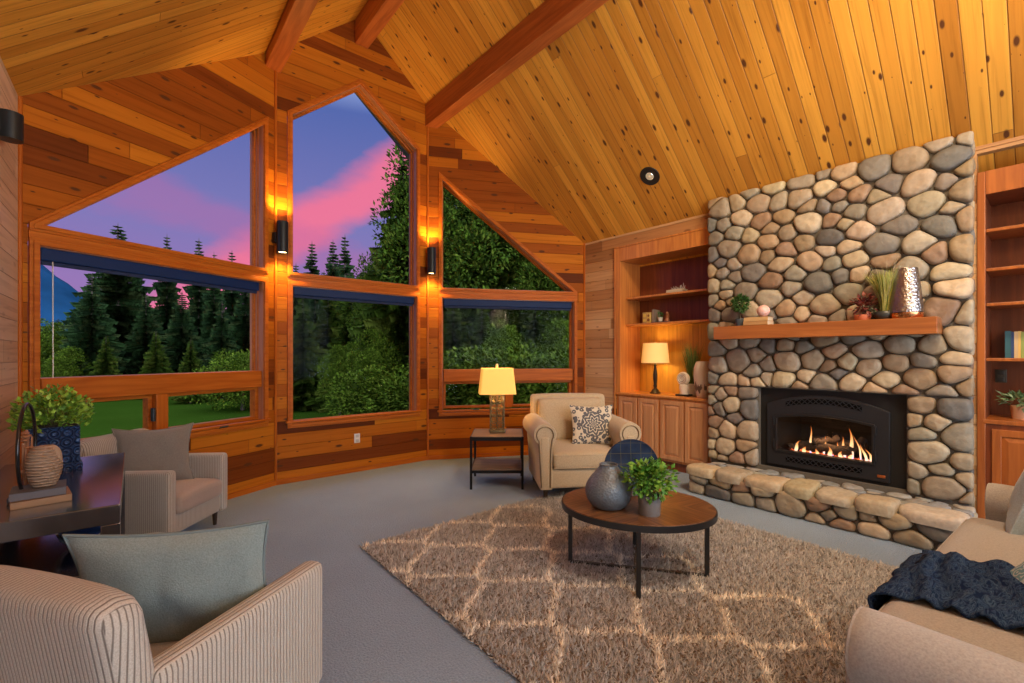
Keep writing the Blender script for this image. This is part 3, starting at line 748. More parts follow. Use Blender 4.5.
# door pins and hinges
for z in (.56, .80):
    mb = MB().box(XC-.005, XC+.02, gr-.034, gr-.020, z-.045, z+.045); part(mb, 'hinge_pin', M_panel, smooth=0, bevel=.004)
    mb = MB().box(XC-.005, XC+.02, gl+.020, gl+.034, z-.045, z+.045); part(mb, 'hinge_pin', M_panel, smooth=0, bevel=.004)
# vent grilles: arched lattice above, straight lattice below
def lattice(nm, f0, f1, y0, y1, n):
    st = (y1-y0)/n; bk = MB()
    for i in range(16):
        a, b2 = y0+(y1-y0)*i/16, y0+(y1-y0)*(i+1)/16
        bk.add([(XC+.0135, a, f0(a)), (XC+.0135, b2, f0(b2)), (XC+.0135, b2, f1(b2)), (XC+.0135, a, f1(a))], [(0, 1, 2, 3)])
    part(bk, 'vent_shade_sheet', plain('vent_shade_black', (.001, .001, .001), .95, spec=.1), smooth=0)  # black sheet painted in for the dark behind the grille
    mb = MB(); P = lambda y, k: (XC+.012, y, f0(y) if k == 0 else f1(y))
    for i in range(n):
        a, b2 = y0+i*st, y0+(i+1)*st
        mb.tube([P(a, 0), P(b2, 1)], .0045, 5); mb.tube([P(b2, 0), P(a, 1)], .0045, 5)
    part(mb, nm, M_panel)
lattice('vent_grille', lambda y: ptop(y)-.085, lambda y: ptop(y)-.035, 1.19, 1.84, 13)
lattice('vent_grille', lambda y: .385, lambda y: .435, 1.19, 1.84, 13)
# small copper maker's plate
mb = MB().rbox(XC+.006, XC+.016, 1.015, 1.075, .375, .40, .004, 2); part(mb, 'copper_badge', plain('copper_badge', (.55, .16, .05), .35, .8))
# firebox
mb = MB(); x0, x1 = XC+.05, XC+.50; y0, y1 = gr-.05, gl+.05; z0, z1 = gb-.05, .92
mb.add([(x0, y0, z0), (x0, y1, z0), (x0, y1, z1), (x0, y0, z1), (x1, y0+.12, z0), (x1, y1-.12, z0), (x1, y1-.12, z1), (x1, y0+.12, z1)], [(4, 5, 6, 7), (0, 1, 5, 4), (3, 7, 6, 2), (0, 4, 7, 3), (1, 2, 6, 5)])
part(mb, 'firebox', plain('black_lining', (.008, .007, .007), .9), smooth=0)  # even near-black lining
mb = MB().box(XC+.035, XC+.038, gr, gl, gb, .835); mb = MB(); n = len(inn_)
mb.add([(XC+.03, *p) for p in inn_]+[(XC+.034, *p) for p in inn_], [tuple(range(n)), tuple(range(2*n-1, n-1, -1))])
part(mb, 'fire_glass', glassmat('fire_glass', (.93, .93, .93), .5), smooth=0)
M_log = plain('ceramic_log', (.035, .025, .02), .9, bump=1, bscale=30, var=.5, vscale=20)
zl = z0+.005
for a, b2, rr in (((XC+.20, 1.78, zl+.09), (XC+.16, 1.30, zl+.10), .045), ((XC+.30, 1.70, zl+.13), (XC+.30, 1.22, zl+.14), .05), ((XC+.14, 1.62, zl+.15), (XC+.27, 1.44, zl+.19), .033), ((XC+.12, 1.33, zl+.10), (XC+.30, 1.24, zl+.20), .033), ((XC+.15, 1.86, zl+.06), (XC+.28, 1.70, zl+.10), .03)):
    A_, B_ = Vector(a), Vector(b2); pts = [A_.lerp(B_, k/7)+Vector((0, 0, .012*math.sin(k*2.1))) for k in range(8)]
    part(MB().tube(pts, [rr*(1+.12*math.sin(k*1.7+rr*90)) for k in range(8)], 10), 'log', M_log)
# ember bed
emb = MB()
for k in range(70):
    x = XC+rng.uniform(.08, .30); y = rng.uniform(1.18, 1.86); s_ = rng.uniform(.012, .026)
    emb.ball((x, y, zl+s_*.8), (s_, s_*1.2, s_*.8), 7, 5)
me_, nte, be = newmat('glowing_embers'); tc = N(nte, 'ShaderNodeTexCoord'); nz = N(nte, 'ShaderNodeTexNoise'); nz.inputs['Scale'].default_value = 16; L(nte, tc.outputs['Object'], nz.inputs[0])
be.inputs['Base Color'].default_value = (.05, .03, .02, 1); L(nte, ramp(nte, nz.outputs[0], [(.42, (.02, .01, .02)), (.52, (.9, .12, .02)), (.62, (1, .5, .15)), (.75, (.5, .35, 1))]), be.inputs['Emission Color']); be.inputs['Emission Strength'].default_value = 1.4
o = part(emb, 'ember_bed', me_); o['kind'] = 'stuff'
# flames
mf = bpy.data.materials.new('flame'); mf.use_nodes = True; ntf = mf.node_tree; ntf.nodes.clear()
em = N(ntf, 'ShaderNodeEmission'); tr = N(ntf, 'ShaderNodeBsdfTransparent'); mx = N(ntf, 'ShaderNodeMixShader'); ou = N(ntf, 'ShaderNodeOutputMaterial')
lw = N(ntf, 'ShaderNodeLayerWeight'); lw.inputs[0].default_value = .35
tcf = N(ntf, 'ShaderNodeTexCoord'); spf = N(ntf, 'ShaderNodeSeparateXYZ'); L(ntf, tcf.outputs['Generated'], spf.inputs[0])
L(ntf, ramp(ntf, spf.outputs[2], [(0, (.25, .22, 1)), (.10, (1, .55, .45)), (.35, (1, .62, .30)), (.75, (1, .36, .09)), (1, (1, .18, .02))]), em.inputs[0]); em.inputs[1].default_value = 2.0
al = math_(ntf, 'MULTIPLY', math_(ntf, 'SUBTRACT', 1.0, lw.outputs['Facing']), math_(ntf, 'SUBTRACT', 1.15, spf.outputs[2]), clamp=True)
L(ntf, math_(ntf, 'MULTIPLY', al, .95, clamp=True), mx.inputs[0]); L(ntf, tr.outputs[0], mx.inputs[1]); L(ntf, em.outputs[0], mx.inputs[2]); L(ntf, mx.outputs[0], ou.inputs[0])
def flame(y, x, h, w, lean, sd):
    mb = MB(); path = []; rad = []
    for k in range(13):
        t = k/12; path.append((x+.01*math.sin(t*5+sd), y+lean*t*t+.014*math.sin(t*6+sd)*t, zl+.02+h*t)); rad.append(w*(math.sin(PI*min(1, (t*.85+.15)))**.9)*(1-t*.55)+.0006)
    part(mb.tube(path, rad, 10), 'flame', mf)
for k, (y, x, h, w, ln_) in enumerate(((1.66, .17, .29, .017, 0), (1.545, .18, .20, .016, -.03), (1.78, .12, .13, .026, -.04), (1.36, .16, .22, .022, .03), (1.30, .15, .31, .028, .02), (1.235, .17, .24, .012, .05), (1.18, .13, .17, .018, .06), (1.70, .11, .08, .03, 0), (1.47, .10, .11, .032, 0), (1.58, .10, .07, .026, 0), (1.38, .10, .08, .030, 0), (1.30, .10, .07, .03, 0), (1.14, .12, .13, .018, .04), (1.41, .20, .15, .02, .02))):
    flame(y, XC+x, h, w*.75, ln_, k*1.7)
light('fire_light', 'POINT', (XC+.12, 1.5, .68), 3, (1, .50, .22), .08)
# ================================================================== built-in cabinets in the fireplace wall
def raised_door(root, X, ya, yb, z0, z1, m=None):
    """door lying in the plane X, facing -X; ya<yb"""
    m = m or M_door; d = X-.022
    w = .055
    mb = MB(); r = [(ya, z0), (yb, z0), (yb, z1), (ya, z1)]
    i = [(ya+w, z0+w), (yb-w, z0+w), (yb-w, z1-w), (ya+w, z1-w)]
    ringX(mb, r, i, d, X)
    o = mb.build('door', m, root, smooth=0, bevel=.005)
    mb = MB(); a = [(ya+w-.002, z0+w-.002), (yb-w+.002, z0+w-.002), (yb-w+.002, z1-w+.002), (ya+w-.002, z1-w+.002)]; w2 = w+.038
    b = [(ya+w2, z0+w2), (yb-w2, z0+w2), (yb-w2, z1-w2), (ya+w2, z1-w2)]
    v = [(X-.006, *p) for p in a]+[(X-.020, *p) for p in b]
    mb.add(v, [(0, 1, 5, 4), (1, 2, 6, 5), (2, 3, 7, 6), (3, 0, 4, 7), (4, 5, 6, 7)])
    mb.build('raised_panel', m, o, smooth=0); return o
CT = .965
cab = empty('built_in_cabinet', (0, 0, 0), 0, 'built-in wooden cabinet with four panelled doors and open shelves left of the stone fireplace', 'cabinet')
cab.location = (XR, 3.37, 0)
def cb(mb, name, m, parent=cab, org=cab, **k):
    o = Vector(org.location); mb.v = [(a-o.x, b-o.y, c-o.z) for a, b, c in mb.v]; return mb.build(name, m, parent, **k)
mb = MB(); mb.box(XR, XR+.48, 2.66, 4.09, .11, CT-.035); cb(mb, 'carcass', M_cab, smooth=0)
mb = MB(); mb.box(XR+.03, XR+.45, 2.66, 4.09, 0, .11); cb(mb, 'toe_kick', M_cabdark, smooth=0)
mb = MB(); mb.box(XR-.025, XR+.49, 2.655, 4.11, CT-.035, CT); cb(mb, 'countertop', M_cab, smooth=0, bevel=.008)
for xa, xb in ((619.5, 637.3), (638.8, 658.8), (661, 684), (685.5, 708.5)):
    yb = onX(xa, 400, XR)[1]; ya = onX(xb, 400, XR)[1]
    d = raised_door(None, XR, ya, yb, .14, .905)
    for ob in [d]+list(d.children): ob.data.transform(Matrix.Translation(-Vector(cab.location)))
    d.parent = cab
mb = MB(); mb.box(XR-.018, XR+.0, 4.015, 4.10, CT, NTOP); cb(mb, 'side_casing', M_cab, smooth=0, bevel=.004)
mb = MB(); mb.box(XR-.018, XR+.0, 2.655, 4.015, 2.84, NTOP); cb(mb, 'head_casing', M_cab, smooth=0, bevel=.004)
mb = MB(); mb.box(XR-.026, XR-.0, 2.655, 4.115, NTOP-.0, NTOP+.022); mb.box(XR-.026, XR, 4.10, 4.118, 0, NTOP); cb(mb, 'edge_moulding', M_cab, smooth=0, bevel=.004)
mb = MB(); mb.box(XR, XR+.48, 4.02, 4.09, CT, 2.95); cb(mb, 'side_panel', M_cab, smooth=0)
mb = MB(); mb.box(XR, XR+.48, 2.63, 4.09, 2.84, 2.95); cb(mb, 'top_panel', M_cab, smooth=0)
for z in (2.33, 1.945):
    mb = MB(); mb.box(XR+.12, XR+.495, 2.62, 4.02, z-.028, z); cb(mb, 'shelf', M_cab, smooth=0, bevel=.004)
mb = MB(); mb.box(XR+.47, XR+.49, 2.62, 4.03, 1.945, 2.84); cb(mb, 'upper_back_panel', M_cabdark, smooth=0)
mb = MB(); mb.box(XR+.47, XR+.49, 2.62, 4.03, CT, 1.92); cb(mb, 'lower_back_panel', boards('cabinet_back_boards', 2, 1, .09, [(0, (.56, .29, .05)), (1, (.68, .38, .07))], length=9, knots=0, rough=.4, groove=.02), smooth=0)
# right-hand bookcase
bc = empty('built_in_bookcase', (XR, .0, 0), 0, 'dark-stained built-in bookcase at the right edge, right of the stone fireplace', 'bookcase')
BY = onX(985.6, 300, XR)[1]
kb = dict(org=bc, parent=bc)
mb = MB(); mb.box(XR-.018, XR, BY, .437, 0, 3.0); cb(mb, 'side_casing', M_bc, smooth=0, bevel=.004, **kb)
mb = MB(); mb.box(XR-.018, XR, -1.6, BY, 2.81, 3.0); cb(mb, 'head_casing', M_bc, smooth=0, bevel=.004, **kb)
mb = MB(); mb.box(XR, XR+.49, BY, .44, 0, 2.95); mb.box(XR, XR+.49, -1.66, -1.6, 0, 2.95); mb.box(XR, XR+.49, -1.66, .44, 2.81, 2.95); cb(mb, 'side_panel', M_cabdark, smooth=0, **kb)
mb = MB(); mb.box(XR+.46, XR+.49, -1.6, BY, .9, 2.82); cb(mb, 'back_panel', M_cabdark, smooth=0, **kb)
for z in (2.534, 2.212, 1.926, 1.475):
    mb = MB(); mb.box(XR+.03, XR+.47, -1.6, BY, z-.026, z); cb(mb, 'shelf', M_bc, smooth=0, bevel=.004, **kb)
mb = MB(); mb.box(XR-.02, XR+.47, -1.6, BY+.02, .94, .976); cb(mb, 'counter_shelf', M_bc, smooth=0, bevel=.006, **kb)
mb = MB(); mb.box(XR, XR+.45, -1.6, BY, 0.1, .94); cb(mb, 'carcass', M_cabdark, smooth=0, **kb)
for k in range(3):
    yb = BY-.035-k*.47
    d = raised_door(None, XR, yb-.43, yb, .13, .90, M_bc)
    for ob in [d]+list(d.children): ob.data.transform(Matrix.Translation(-Vector(bc.location)))
    d.parent = bc
# ================================================================== small things
def leaves(n, sampler, size, cols, seed, m=None, name='foliage', parent=None, droop=.25, up=.4, asp=.5):
    """n leaves, each a folded diamond; sampler(r) -> (point, outward direction)"""
    r = random.Random(seed); V = []; Q = []; C = []
    for _ in range(n):
        p, d = sampler(r); p = Vector(p); d = Vector(d)
        if d.length < 1e-6: d = Vector((0, 0, 1))
        d = (d.normalized()+Vector((r.gauss(0, .45), r.gauss(0, .45), r.gauss(up, .4)))).normalized()
        s = size*r.uniform(.65, 1.25); w = d.cross(Vector((r.gauss(0, .4), r.gauss(0, .4), 1))); w = w.normalized() if w.length > 1e-4 else Vector((1, 0, 0))
        u = w.cross(d).normalized(); c = cols[r.randrange(len(cols))]; k = r.uniform(.8, 1.2)
        b = len(V)
        V += [p, p+d*s*.45+w*s*asp*.5-u*s*.03, p+d*s-u*s*droop, p+d*s*.45-w*s*asp*.5-u*s*.03, p+d*s*.5+u*s*.07]
        Q += [(b, b+1, b+4, b), (b+1, b+2, b+4, b+1), (b+2, b+3, b+4, b+2), (b+3, b, b+4, b+3)]
        C += [[min(1, x*k) for x in c]]*5
    V = np.array([tuple(v) for v in V]); Q = np.array([q[:3] for q in Q])
    return npmesh(name, V, Q, m or M_leaf, parent, np.array(C))
def blades(n, base_r, h, spread, cols, seed, name='grass_blades', parent=None, z0=0, wid=.004, straight=.6, m=None, flat_top=False):
    r = random.Random(seed); V = []; Q = []; C = []; K = 6
    for _ in range(n):
        a = r.uniform(0, 2*PI); rr = base_r*math.sqrt(r.random()); b0 = Vector((rr*math.cos(a), rr*math.sin(a), z0))
        a2 = a+r.gauss(0, .6); sp = spread*r.random()**straight*r.choice((1, 1, 1, .7)); H = h*(r.uniform(.6, 1) if not flat_top else r.uniform(.88, 1))
        tip = Vector((math.cos(a2)*sp, math.sin(a2)*sp, H)); c = cols[r.randrange(len(cols))]; sd = Vector((-math.sin(a2), math.cos(a2), 0)) if r.random() < .5 else Vector((math.cos(a2+1), math.sin(a2+1), 0))
        b = len(V)
        for k in range(K):
            t = k/(K-1); q = b0+Vector((tip.x*t**1.8, tip.y*t**1.8, tip.z*t)); w = wid*(1-t)**.7+.0003
            V += [q-sd*w, q+sd*w]; g = .7+.4*t; C += [[min(1, x*g) for x in c]]*2
        for k in range(K-1): Q.append((b+2*k, b+2*k+1, b+2*k+3, b+2*k+2))
    return npmesh(name, np.array([tuple(v) for v in V]), np.array(Q), m or M_leaf, parent, np.array(C))
GREENS = [(.10, .26, .04), (.16, .36, .05), (.07, .19, .03), (.24, .44, .07)]
BRIGHT = [(.20, .38, .03), (.32, .52, .05), (.12, .26, .03), (.42, .60, .08)]
def ballsamp(rx, ry, rz, z0, fill=.55):
    def f(r):
        d = Vector((r.gauss(0, 1), r.gauss(0, 1), r.gauss(.15, 1))).normalized(); k = r.uniform(fill, 1)
        return (d.x*rx*k, d.y*ry*k, z0+d.z*rz*k), d
    return f
def flat_book(name, loc, rz, w, d, h, col, label, group=None, cat='book'):
    t = empty(name, loc, rz, label, cat, group)
    MB().box(-w/2+.004, w/2-.004, -d/2+.004, d/2-.002, .003, h-.003).build('pages', plain('page_block', (.62, .55, .42), .8), t, smooth=0)
    mb = MB(); mb.box(-w/2, w/2, -d/2, d/2, 0, .003); mb.box(-w/2, w/2, -d/2, d/2, h-.003, h); mb.box(-w/2, w/2, d/2-.003, d/2, 0, h)
    mb.build('cover', plain('book_cover', col, .5), t, smooth=0); return t
# --- counter of the left cabinet
p = onX(655.2, 391, 5.58)
M_shade = plain('warm_linen_shade', (.85, .58, .20), .8, emis=(1, .46, .05), estr=.5)
M_shade2 = plain('cream_linen_shade', (.85, .64, .32), .8, emis=(1, .48, .08), estr=.45)
lamp = empty('table_lamp', (p[0], p[1], CT), 0, 'small lamp with dark turned base and lit cream shade on the cabinet counter', 'lamp')
MB().lathe([(0, 0), (.072, 0), (.074, .012), (.06, .022), (.045, .05), (.022, .07), (.018, .085), (.026, .10), (.020, .13), (.028, .20), (.030, .26), (.020, .34), (.014, .38), (.022, .395), (.010, .42), (.008, .69), (0, .69)], 32).build('lamp_base', plain('dark_bronze', (.035, .028, .022), .35, .6), lamp)
MB().lathe([(.188, .425), (.162, .70)], 44, cap=False).build('lamp_shade', M_shade2, lamp)
MB().lathe([(0, .695), (.008, .70), (.011, .715), (0, .727)], 12).tube([(-.16, 0, .69), (0, 0, .695), (.16, 0, .69)], .002, 6).build('finial', M_brass, lamp)
l = light('lamp_light', 'POINT', (0, 0, .60), 3.2, (1, .70, .24), .05); l.parent = lamp
l = light('lamp_light', 'POINT', (0, 0, .50), 2.8, (1, .70, .24), .04); l.parent = lamp
# ornamental grass in a white pot
p = onX(690, 386, 5.66)
t = empty('potted_grass', (p[0], p[1]-.03, CT), 0, 'tall green grass in a white pot behind the round shell figure', 'plant')
MB().lathe([(0, 0), (.07, 0), (.085, .15), (.082, .16), (.074, .155), (0, .14)], 28).build('pot', plain('white_pot', (.72, .68, .6), .5), t)
blades(230, .05, .60, .14, [(.20, .34, .07), (.14, .26, .05), (.34, .42, .12), (.10, .2, .04)], 3, parent=t, z0=.13, wid=.004)
# shell figure on a stand
p = onX(684, 393, 5.52)
t = empty('shell_sculpture', (p[0], p[1], CT), 0, 'cream spiral shell sculpture on a dark base on the cabinet counter', 'sculpture')
M_plaster = plain('cream_plaster', (.74, .66, .55), .6, bump=.2, bscale=40)
MB().rbox(-.06, .06, -.09, .09, 0, .025, .006, 2).build('plinth', M_blackmat, t)
MB().lathe([(0, .02), (.055, .02), (.05, .05), (.06, .11), (.055, .14), (.03, .16), (0, .165)], 28).build('shell_stand', M_plaster, t)
Mx = Matrix.Translation((0, .01, .225)) @ Matrix.Rotation(PI/2, 4, 'Y')
mb = MB().lathe([(0, -.03), (.07, -.028), (.088, -.01), (.09, .0), (.082, .022), (.05, .028), (0, .028)], 36, Mx)
sp_ = [( -.036, .01+math.cos(a)*(.012+.0035*a), .225+math.sin(a)*(.012+.0035*a)) for a in [i*.35 for i in range(52)]]
mb.tube(sp_, .0075, 6); mb.build('spiral_shell', M_plaster, t)
MB().tube([(-.036, .01+math.cos(a)*(.02+.0035*a), .225+math.sin(a)*(.02+.0035*a)) for a in [i*.35 for i in range(44)]], .003, 6).build('spiral_groove', plain('shell_groove', (.28, .17, .1), .7), t)
# tall cream vase with brown brush strokes
p = onX(701.5, 393, 5.50)
t = empty('tall_vase', (p[0], p[1]-.015, CT), 0, 'tall cream vase with dark brushed streaks, next to the stone chimney', 'vase')
m, nt, b = newmat('brushed_cream_ceramic'); tc = N(nt, 'ShaderNodeTexCoord'); mp = N(nt, 'ShaderNodeMapping'); mp.inputs['Scale'].default_value = (34, 34, 5); L(nt, tc.outputs['Object'], mp.inputs[0])
nz = N(nt, 'ShaderNodeTexNoise'); nz.inputs['Scale'].default_value = 1; nz.inputs['Detail'].default_value = 2; L(nt, mp.outputs[0], nz.inputs[0]); sp = N(nt, 'ShaderNodeSeparateXYZ'); L(nt, tc.outputs['Generated'], sp.inputs[0])
lowm = math_(nt, 'SUBTRACT', 1, math_(nt, 'MULTIPLY', math_(nt, 'ABSOLUTE', math_(nt, 'SUBTRACT', sp.outputs[2], .28)), 3.6), clamp=True)
mk = math_(nt, 'GREATER_THAN', math_(nt, 'MULTIPLY', nz.outputs[0], math_(nt, 'ADD', lowm, .35)), .50)
L(nt, mixc(nt, mk, (.72, .62, .50), (.16, .11, .08)), b.inputs['Base Color']); b.inputs['Roughness'].default_value = .4
MB().lathe([(0, 0), (.062, 0), (.075, .02), (.098, .15), (.108, .28), (.104, .37), (.085, .43), (.070, .455), (.064, .455), (.075, .42), (.09, .35), (0, .33)], 40).build('vase_body', m, t)
# --- upper shelves of the left cabinet
Y_ = lambda px, X: onX(px, 300, X)[1]
M_wht = plain('matt_white', (.62, .58, .52), .6)
b0 = flat_book('book', (5.63, Y_(677.5, 5.63), 2.33), 0, .16, .25, .024, (.28, .25, .22), 'lower grey-brown book lying flat on the top shelf, under a pale book', 'books lying on the top shelf')
flat_book('book', (5.63, Y_(677, 5.63), 2.354), .06, .15, .23, .024, (.66, .6, .52), 'pale book lying flat on top of a darker one on the top shelf', 'books lying on the top shelf')
t = empty('coral_ornament', (5.62, Y_(678.5, 5.62), 2.378), 0, 'small pale branching coral ornament on the flat books of the top shelf', 'ornament')
mb = MB(); r = random.Random(5)
for k in range(9):
    a = -.09+.022*k; h = (.085 if k == 1 else .03+.03*r.random()); pts = [(0, a*.8, .0), (r.uniform(-.01, .01), a*.95, h*.5), (r.uniform(-.02, .02), a*1.1+.01, h)]
    mb.tube(pts, [.007, .006, .003], 6)
mb.rbox(-.02, .02, -.09, .1, 0, .012, .005, 3); mb.build('coral_branches', plain('pale_coral', (.42, .40, .40), .6), t)
# second shelf
t = empty('letter_block', (5.60, Y_(645.3, 5.60), 1.945), 0, 'tan carved letter block at the left end of the second shelf', 'ornament')
mb = MB(); mb.rbox(-.02, .02, -.035, .035, 0, .16, .006, 2); mb.build('block', plain('tan_block', (.45, .30, .13), .6), t)
MB().box(-.024, -.019, -.02, .02, .09, .14).box(-.024, -.019, -.02, .02, .03, .07).build('inset_panel', plain('yellow_panel', (.66, .5, .1), .6), t, smooth=0)
t = empty('gold_frame', (5.60, Y_(649.2, 5.60), 1.945), 0, 'yellow-gold block with brown pattern beside the tan letter block', 'ornament')
MB().rbox(-.02, .02, -.035, .03, 0, .155, .004, 2).build('block', plain('yellow_gold', (.60, .42, .12), .5), t)
MB().ball((-.019, 0, .05), (.006, .022, .022), 12, 8).ball((-.019, 0, .11), (.006, .018, .018), 12, 8).build('brown_motif', plain('brown_motif', (.2, .08, .03), .6), t)
def upright_book(loc, w, d, h, col, label, group, rz=0, name='book'):
    """spine faces -X; w along Y"""
    t = empty(name, loc, rz, label, 'book', group)
    MB().box(.004, d-.004, -w/2+.003, w/2-.003, .004, h-.004).build('pages', plain('page_block', (.62, .55, .42), .8), t, smooth=0)
    mb = MB(); mb.box(0, d, -w/2, -w/2+.003, 0, h); mb.box(0, d, w/2-.003, w/2, 0, h); mb.box(-.002, .004, -w/2, w/2, 0, h); mb.build('cover', plain('book_cover', col, .5), t, smooth=0)
    return t
upright_book((5.58, Y_(653.2, 5.58), 1.945), .035, .15, .19, (.28, .22, .18), 'grey-brown upright book beside the gold block on the second shelf', None)
t = empty('slate_tray', (5.60, Y_(662.5, 5.60), 1.945), 0, 'dark slate tray under the tiny plant and the figurine on the second shelf', 'tray')
MB().rbox(-.07, .07, -.14, .14, 0, .014, .005, 3).build('tray_base', plain('slate', (.06, .065, .075), .5), t)
t = empty('potted_plant', (5.59, Y_(660.3, 5.59), 1.959), 0, 'tiny green plant in a white pot on the second shelf', 'plant')
MB().lathe([(0, 0), (.024, 0), (.034, .055), (.032, .06), (.026, .052), (0, .05)], 20).build('pot', M_wht, t)
leaves(60, ballsamp(.032, .032, .035, .09), .03, [(.06, .2, .05), (.1, .3, .07)], 9, parent=t)
t = empty('figurine', (5.59, Y_(667, 5.59), 1.959), 0, 'small bronze-brown seated figurine on the second shelf', 'figurine')
MB().lathe([(0, 0), (.035, 0), (.032, .02), (.024, .045), (.03, .06), (.018, .085), (.012, .09), (.02, .105), (.017, .125), (0, .135)], 20).tube([(0, -.03, .05), (-.01, -.035, .08), (0, -.02, .10)], .007, 6).build('figure_body', plain('bronze_brown', (.30, .12, .05), .45, .3), t)
# --- bookcase at the right edge
for k, (xa, xb, h, col, lab) in enumerate(((1005, 1011, .225, (.03, .12, .15), 'teal hardback, first from the left on the right bookcase shelf'),
        (1011.2, 1014, .215, (.03, .07, .18), 'dark blue hardback between the teal and the cream book'), (1014.2, 1018, .22, (.62, .48, .26), 'cream book next to the dark blue one'),
        (1018.2, 1020.8, .222, (.72, .50, .16), 'yellow book between the cream and the green book'), (1021, 1026, .215, (.30, .38, .10), 'green book at the right end of the shelf row'))):
    ya, yb = onX(xa, 345, 5.62)[1], onX(xb, 345, 5.62)[1]
    upright_book((5.62, (ya+yb)/2, 1.475), abs(ya-yb), .16, h, col, lab, 'books on the right bookcase')
p = onX(1021, 415, 5.60)
t = empty('potted_plant', (p[0], p[1], .976), 0, 'pale green leafy plant in a tan pot on the right bookcase counter', 'plant')
MB().lathe([(0, 0), (.055, 0), (.062, .105), (.058, .108), (.05, .095), (0, .09)], 24).build('pot', plain('tan_pot', (.55, .30, .17), .6), t)
leaves(150, ballsamp(.12, .13, .06, .15, .3), .055, [(.20, .34, .16), (.32, .44, .24), (.12, .24, .1)], 12, parent=t)
pp = onX(1001, 376, XR+.455); plate(pp, -PI/2, 'dark outlet on the back board inside the right bookcase', plain('bronze_plate', (.06, .045, .025), .5), .07, .115, (.035, .028, .018))
# --- mantel shelf
MT = 1.812
def mp_(px, X=5.06): return (X, onX(px, 320, X)[1], MT)
t = empty('topiary', mp_(740.5), 0, 'small ball topiary in a dark blue pot at the left end of the mantel', 'plant')
MB().lathe([(0, 0), (.045, 0), (.052, .075), (.05, .08), (.042, .07), (0, .07)], 22).build('pot', plain('blue_slate_pot', (.045, .065, .09), .5), t)
MB().tube([(0, 0, .07), (.003, .002, .19)], .006, 6).build('stem', plain('bark', (.12, .08, .05), .8), t)
leaves(750, ballsamp(.088, .088, .088, .245, .6), .032, [(.05, .14, .03), (.09, .22, .04), (.03, .09, .02)], 4, parent=t, up=.1)
y_ = mp_(758.5)[1]
flat_book('book', (5.06, y_, MT), PI/2, .24, .17, .042, (.46, .25, .10), 'lower tan book of the two stacked at the left of the mantel', 'tan books on the mantel')
flat_book('book', (5.06, y_, MT+.042), PI/2+.04, .235, .165, .042, (.54, .33, .14), 'upper tan book on the mantel, with the pink ball on it', 'tan books on the mantel')
t = empty('pink_ball', (5.03, mp_(764.5)[1], MT+.084), 0, 'round pale pink ball on the tan books on the mantel', 'ornament'); MB().ball((0, 0, .062), .062, 24, 16, fn=lambda x, y, z: (x*(1+.02*math.sin(9*math.atan2(y, x))), y*(1+.02*math.sin(9*math.atan2(y, x))), z)).build('ball_body', plain('pale_pink', (.72, .45, .40), .5, bump=.3, bscale=30), t)
t = empty('red_plant', mp_(862.5), 0, 'dark red leafy plant in a terracotta pot on the mantel', 'plant')
MB().lathe([(0, 0), (.055, 0), (.065, .035), (.06, .05), (0, .045)], 24).build('pot', plain('terracotta', (.42, .10, .03), .6), t)
leaves(150, ballsamp(.075, .095, .10, .13, .2), .05, [(.16, .025, .015), (.24, .05, .03), (.08, .012, .012), (.30, .07, .05)], 14, parent=t)
MB().tube([(0, 0, .04), (0, .0, .12), (.01, .01, .22)], .004, 5).build('stem', plain('bark', (.12, .08, .05), .8), t)
t = empty('succulent', mp_(874, 5.12), 0, 'round grey-green succulent between the red plant and the grass on the mantel', 'plant')
MB().lathe([(0, 0), (.03, 0), (.035, .04), (0, .04)], 18).build('pot', plain('dark_pot', (.04, .04, .04), .5), t)
leaves(120, ballsamp(.045, .045, .04, .08, .4), .035, [(.28, .33, .20), (.36, .38, .26)], 15, parent=t)
t = empty('potted_grass', mp_(885, 5.08), 0, 'flat-topped yellow-green grass in a dark bowl on the mantel', 'plant')
MB().lathe([(0, 0), (.05, 0), (.078, .03), (.08, .055), (.07, .07), (.06, .06), (0, .05)], 28).build('bowl', plain('dark_bowl', (.035, .038, .036), .4), t)
blades(520, .03, .385, .155, [(.52, .50, .10), (.38, .44, .10), (.62, .58, .20), (.16, .26, .06)], 6, parent=t, z0=.05, wid=.0028, straight=.55, flat_top=True)
blades(26, .03, .50, .24, [(.55, .48, .30), (.66, .58, .40)], 8, name='dry_wisps', parent=t, z0=.05, wid=.0022, straight=.3)
# hammered metal vase
t = empty('hammered_vase', mp_(906.5, 5.07), 0, 'large silver hammered metal vase at the right end of the mantel', 'vase')
m, nt, b = newmat('hammered_silver'); b.inputs['Metallic'].default_value = 1; b.inputs['Roughness'].default_value = .30; b.inputs['Base Color'].default_value = (.40, .36, .34, 1)
tc = N(nt, 'ShaderNodeTexCoord'); vo = N(nt, 'ShaderNodeTexVoronoi'); vo.inputs['Scale'].default_value = 55; L(nt, tc.outputs['Object'], vo.inputs[0]); bp = N(nt, 'ShaderNodeBump'); bp.inputs['Strength'].default_value = 1; bp.inputs['Distance'].default_value = .004; L(nt, vo.outputs[0], bp.inputs['Height']); L(nt, bp.outputs[0], b.inputs['Normal'])
MB().lathe([(.10, .045), (.112, .05), (.113, .08), (.104, .16), (.092, .28), (.080, .38), (.074, .425), (.068, .425), (.07, .38), (.08, .2), (0, .10)], 44, cap=False).build('vase_body', m, t)
MB().lathe([(0, 0), (.098, 0), (.110, .018), (.113, .045), (.10, .05)], 44).build('copper_foot', plain('copper', (.85, .36, .14), .22, 1.0), t)
